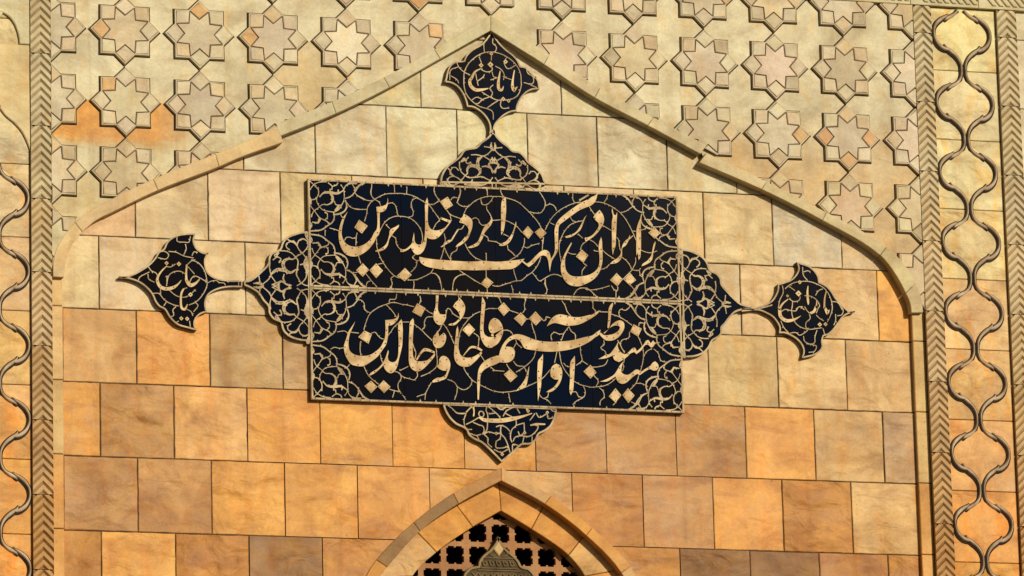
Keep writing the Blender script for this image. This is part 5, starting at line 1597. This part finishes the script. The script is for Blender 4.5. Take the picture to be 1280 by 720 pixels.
def inscription(key, v0, v1, label, vshift):
    root = thing('inscription_panel', label, 'inscription panel', ((PU0 + PU1) / 2, v0, 0), 'navy inscription panels with raised script')
    rg = random.Random(len(key) + 3)
    xs = [PU0] + seams + [PU1]
    for a, b in zip(xs, xs[1:]):
        mb = MB()
        mb.prism([(a + .002, v0 + .002), (b - .002, v0 + .002), (b - .002, v1 - .002), (a + .002, v1 - .002)], -.01, WB + rg.uniform(-.0012, .0012), 0, (.1, .1, .1), .003, 1)
        mb.build('tile_slab', [M_navy, M_side], root)
    mb = MB()
    fw = .026
    for poly in ([(PU0, v0), (PU1, v0), (PU1 - fw, v0 + fw), (PU0 + fw, v0 + fw)], [(PU1, v0), (PU1, v1), (PU1 - fw, v1 - fw), (PU1 - fw, v0 + fw)],
                 [(PU1, v1), (PU0, v1), (PU0 + fw, v1 - fw), (PU1 - fw, v1 - fw)], [(PU0, v1), (PU0, v0), (PU0 + fw, v0 + fw), (PU0 + fw, v1 - fw)]):
        mb.prism(poly, WB - .03, WB + .024, 0, (.5, .5, .5), .005)
    x = PU0 + .06
    while x < PU1:
        for vv in (v0 + fw / 2, v1 - fw / 2):
            disc(mb, x + rg.uniform(-.01, .01), vv, .0075, WB + .023, WB + .027, 1)
        x += .125
    mb.build('frame', [M_vine, M_rivet], root)
    for q, (s, rv) in enumerate(zip(D['letter_' + key], D['rivet_' + key])):
        poly = spline(dec(s), 3, True, 52)
        mb = MB()
        h = WB + .026 + .0006 * (q % 6)
        mb.prism(poly, WB - .002, h, 0, (.6, .5, .3), 0)
        if rv:
            for (x, y) in dec(rv):
                disc(mb, x, y, .0105, h - .002, h + .003, 1)
        mb.build('letter', [M_letter, M_rivet], root)
    for s, rv in zip(D['dot_' + key], D['rivetd_' + key]):
        mb = MB()
        mb.prism(dec(s), WB - .002, WB + .030, 0, (.6, .5, .3), .006)
        for (x, y) in dec(rv):
            disc(mb, x, y, .008, WB + .028, WB + .033, 1)
        mb.build('letter_dot', [M_letter, M_rivet], root)
    mb = MB()
    for q, s in enumerate(D['vine_' + key]):
        pts = spline(dec(s), 5, False, 100)
        pts = [(a, b, w * .66) for a, b, w in pts]
        h = WB + .014 + .0007 * (q % 12)
        mb.ribbon(pts, WB - .002, h)
        thorny(mb, pts, WB - .002, h - .0004, rg)
    x = PU0 + .75
    while x < PU1 - .75:
        for (vv, s) in ((v0 + fw, 1), (v1 - fw, -1)):
            if rg.random() < .55:
                mb.prism([(x - .014, vv), (x + .014, vv), (x, vv + s * .035)][::s], WB - .002, WB + .018)
        x += .17 * rg.uniform(.8, 1.3)
    mb.build('vine_scroll', [M_vine, M_rivet], root)
    um = (PU0 + PU1) / 2; vm = (v0 + v1) / 2
    lm = (LOW_TOP + LOW_BOT) / 2
    sc = (v1 - v0) / (LOW_TOP - LOW_BOT)
    for sx in (1, -1):
        for sy in (1, -1):
            mb = MB()
            for q, path in enumerate(corner):
                pts = spline(path, 4)
                pts = [((a if sx > 0 else 2 * um - a), vm + (b - lm) * sy * sc, w * .74) for a, b, w in pts]
                if sx * sy < 0: pts = pts[::-1]
                h = WB + .0155 + .0006 * (q % 11) + .0003 * (sy > 0)
                pts = [(a, b, w * (1.1 if w > .020 else 1)) for a, b, w in pts]
                mb.ribbon(pts, WB - .002, h)
                bulbs(mb, pts, WB - .002, h - .0002, rg)
                for a, b, w in pts:
                    if w > .036 and rg.random() < .25: disc(mb, a, b, .008, h - .002, h + .003, 1)
            mb.build('corner_scroll', [M_vine, M_rivet], root)
    return root
inscription('upper', LOW_TOP + .004, UP_TOP, 'upper navy panel with one line of raised cream Persian script', 0)
inscription('lower', LOW_BOT, LOW_TOP - .004, 'lower navy panel with the second line of raised cream Persian script', 0)

# ---------------------------------------------------------------- half medallions and finials round the panels
def plate(root, outline, rimw=.026, open_edges=()):
    if area(outline) < 0: outline = outline[::-1]
    mb = MB()
    mb.prism(outline, -.01, .078, 0, (.1, .1, .1), .003, 1)
    mb.build('plate', [M_navy, M_side], root)
    mb = MB()
    mb.ribbon([(a, b, rimw) for a, b in inset(outline, rimw * .5)], .05, .092, closed=True)
    mb.build('rim', M_vine, root)

def scrolls(root, strokes, seed, lettering=True):
    rg = random.Random(seed)
    b = MB()
    for q, path in enumerate(strokes):
        big = max(p[2] for p in path) > 20 * 5.65 / 9.6 / 500 and lettering
        pts = [(x, y, w * (1.1 if big else .85)) for x, y, w in spline(path, 5, False, 95)]
        h = .089 + .0007 * (q % 12)
        if big:
            a = MB()
            if len(path) == 2:          # a lozenge dot
                x0, y0 = (path[0][0] + path[1][0]) / 2, (path[0][1] + path[1][1]) / 2
                r = path[0][2] * .62
                a.prism([(x0 + r, y0), (x0, y0 + r), (x0 - r, y0), (x0, y0 - r)], .07, h + .004)
            else:
                a.ribbon(pts, .07, h + .004)
            for p in path[1:-1]:
                if p[2] > .034: disc(a, p[0], p[1], .008, h, h + .008, 1)
            if len(path) == 2:
                disc(a, (path[0][0] + path[1][0]) / 2, (path[0][1] + path[1][1]) / 2, .009, h, h + .008, 1)
            a.build('letter', [M_letter, M_rivet], root)
        else:
            if not lettering:
                pts = [(x, y, w * (1.12 if w > .020 else 1.0)) for x, y, w in pts]
                bulbs(b, pts, .07, h - .0003, rg)
                for x, y, w in pts:
                    if w > .036 and rg.random() < .25: disc(b, x, y, .008, h - .002, h + .004, 1)
            b.ribbon(pts, .07, h)
            if lettering: thorny(b, pts, .07, h - .0004, rg, .10, .018)
    if b.f: b.build('vine_scroll', [M_vine, M_rivet], root)

for key, name, label in (('finT', 'script_finial', 'leaf shaped navy finial with script pointing up into the gable apex'),
                         ('finL', 'script_finial', 'leaf shaped navy finial with script pointing left'),
                         ('finR', 'script_finial', 'leaf shaped navy finial with script pointing right')):
    ol = spline(dec(D['rim_' + key][0]), 3, True, 48)
    cu = sum(p[0] for p in ol) / len(ol); cv = min(p[1] for p in ol)
    root = thing(name, label, 'finial', (cu, cv, 0), 'leaf shaped script finials round the panels')
    plate(root, ol, .020)
    scrolls(root, [dec(s) for s in D['scroll_' + key]], 5)

med = [dec(s) for s in D['med']]
bx = PU0; by = (dec(D['rim_medL'][0])[0][1] + dec(D['rim_medL'][0])[1][1]) / 2
by = 3.391
for key, label in (('medL', 'scalloped navy half medallion of lattice scrolls on the left of the panels'),
                   ('medR', 'scalloped navy half medallion of lattice scrolls on the right of the panels'),
                   ('medT', 'scalloped navy half medallion of lattice scrolls on top of the panels')):
    ol = spline(dec(D['rim_' + key][0]), 3, True, 48)
    cu = sum(p[0] for p in ol) / len(ol); cv = min(p[1] for p in ol)
    root = thing('half_medallion', label, 'half medallion', (cu, cv, 0), 'lattice half medallions on the panel edges')
    plate(root, ol, .024)
    st_ = []
    raw = dec(D['rim_' + key][0])
    for s in (1, -1):
        for path in med:
            q = []
            for (x, y, w) in path:
                d_out = PU0 - x          # distance out from the panel edge
                d_al = (y - by) * s      # distance along the edge
                if key == 'medL': p = (PU0 - d_out, by + d_al)
                elif key == 'medR': p = (PU1 + d_out * .94, by + .012 + d_al)
                else: p = (-.020 + d_al * .985, UP_TOP + d_out * .82)
                q.append((*p, w))
            if (s > 0) != (key == 'medL'): q = q[::-1]
            st_.append(q)
    scrolls(root, st_, 9, False)
    # the same lattice goes on inside the panel edge for the side medallions
ol = spline(dec(D['rim_medB'][0]), 3, True, 48)
root = thing('half_medallion', 'scalloped navy half medallion with flowing script hanging under the panels', 'half medallion', (0, 1.0, 0))
plate(root, ol, .024)
scrolls(root, [dec(s) for s in D['scroll_medB']], 7)
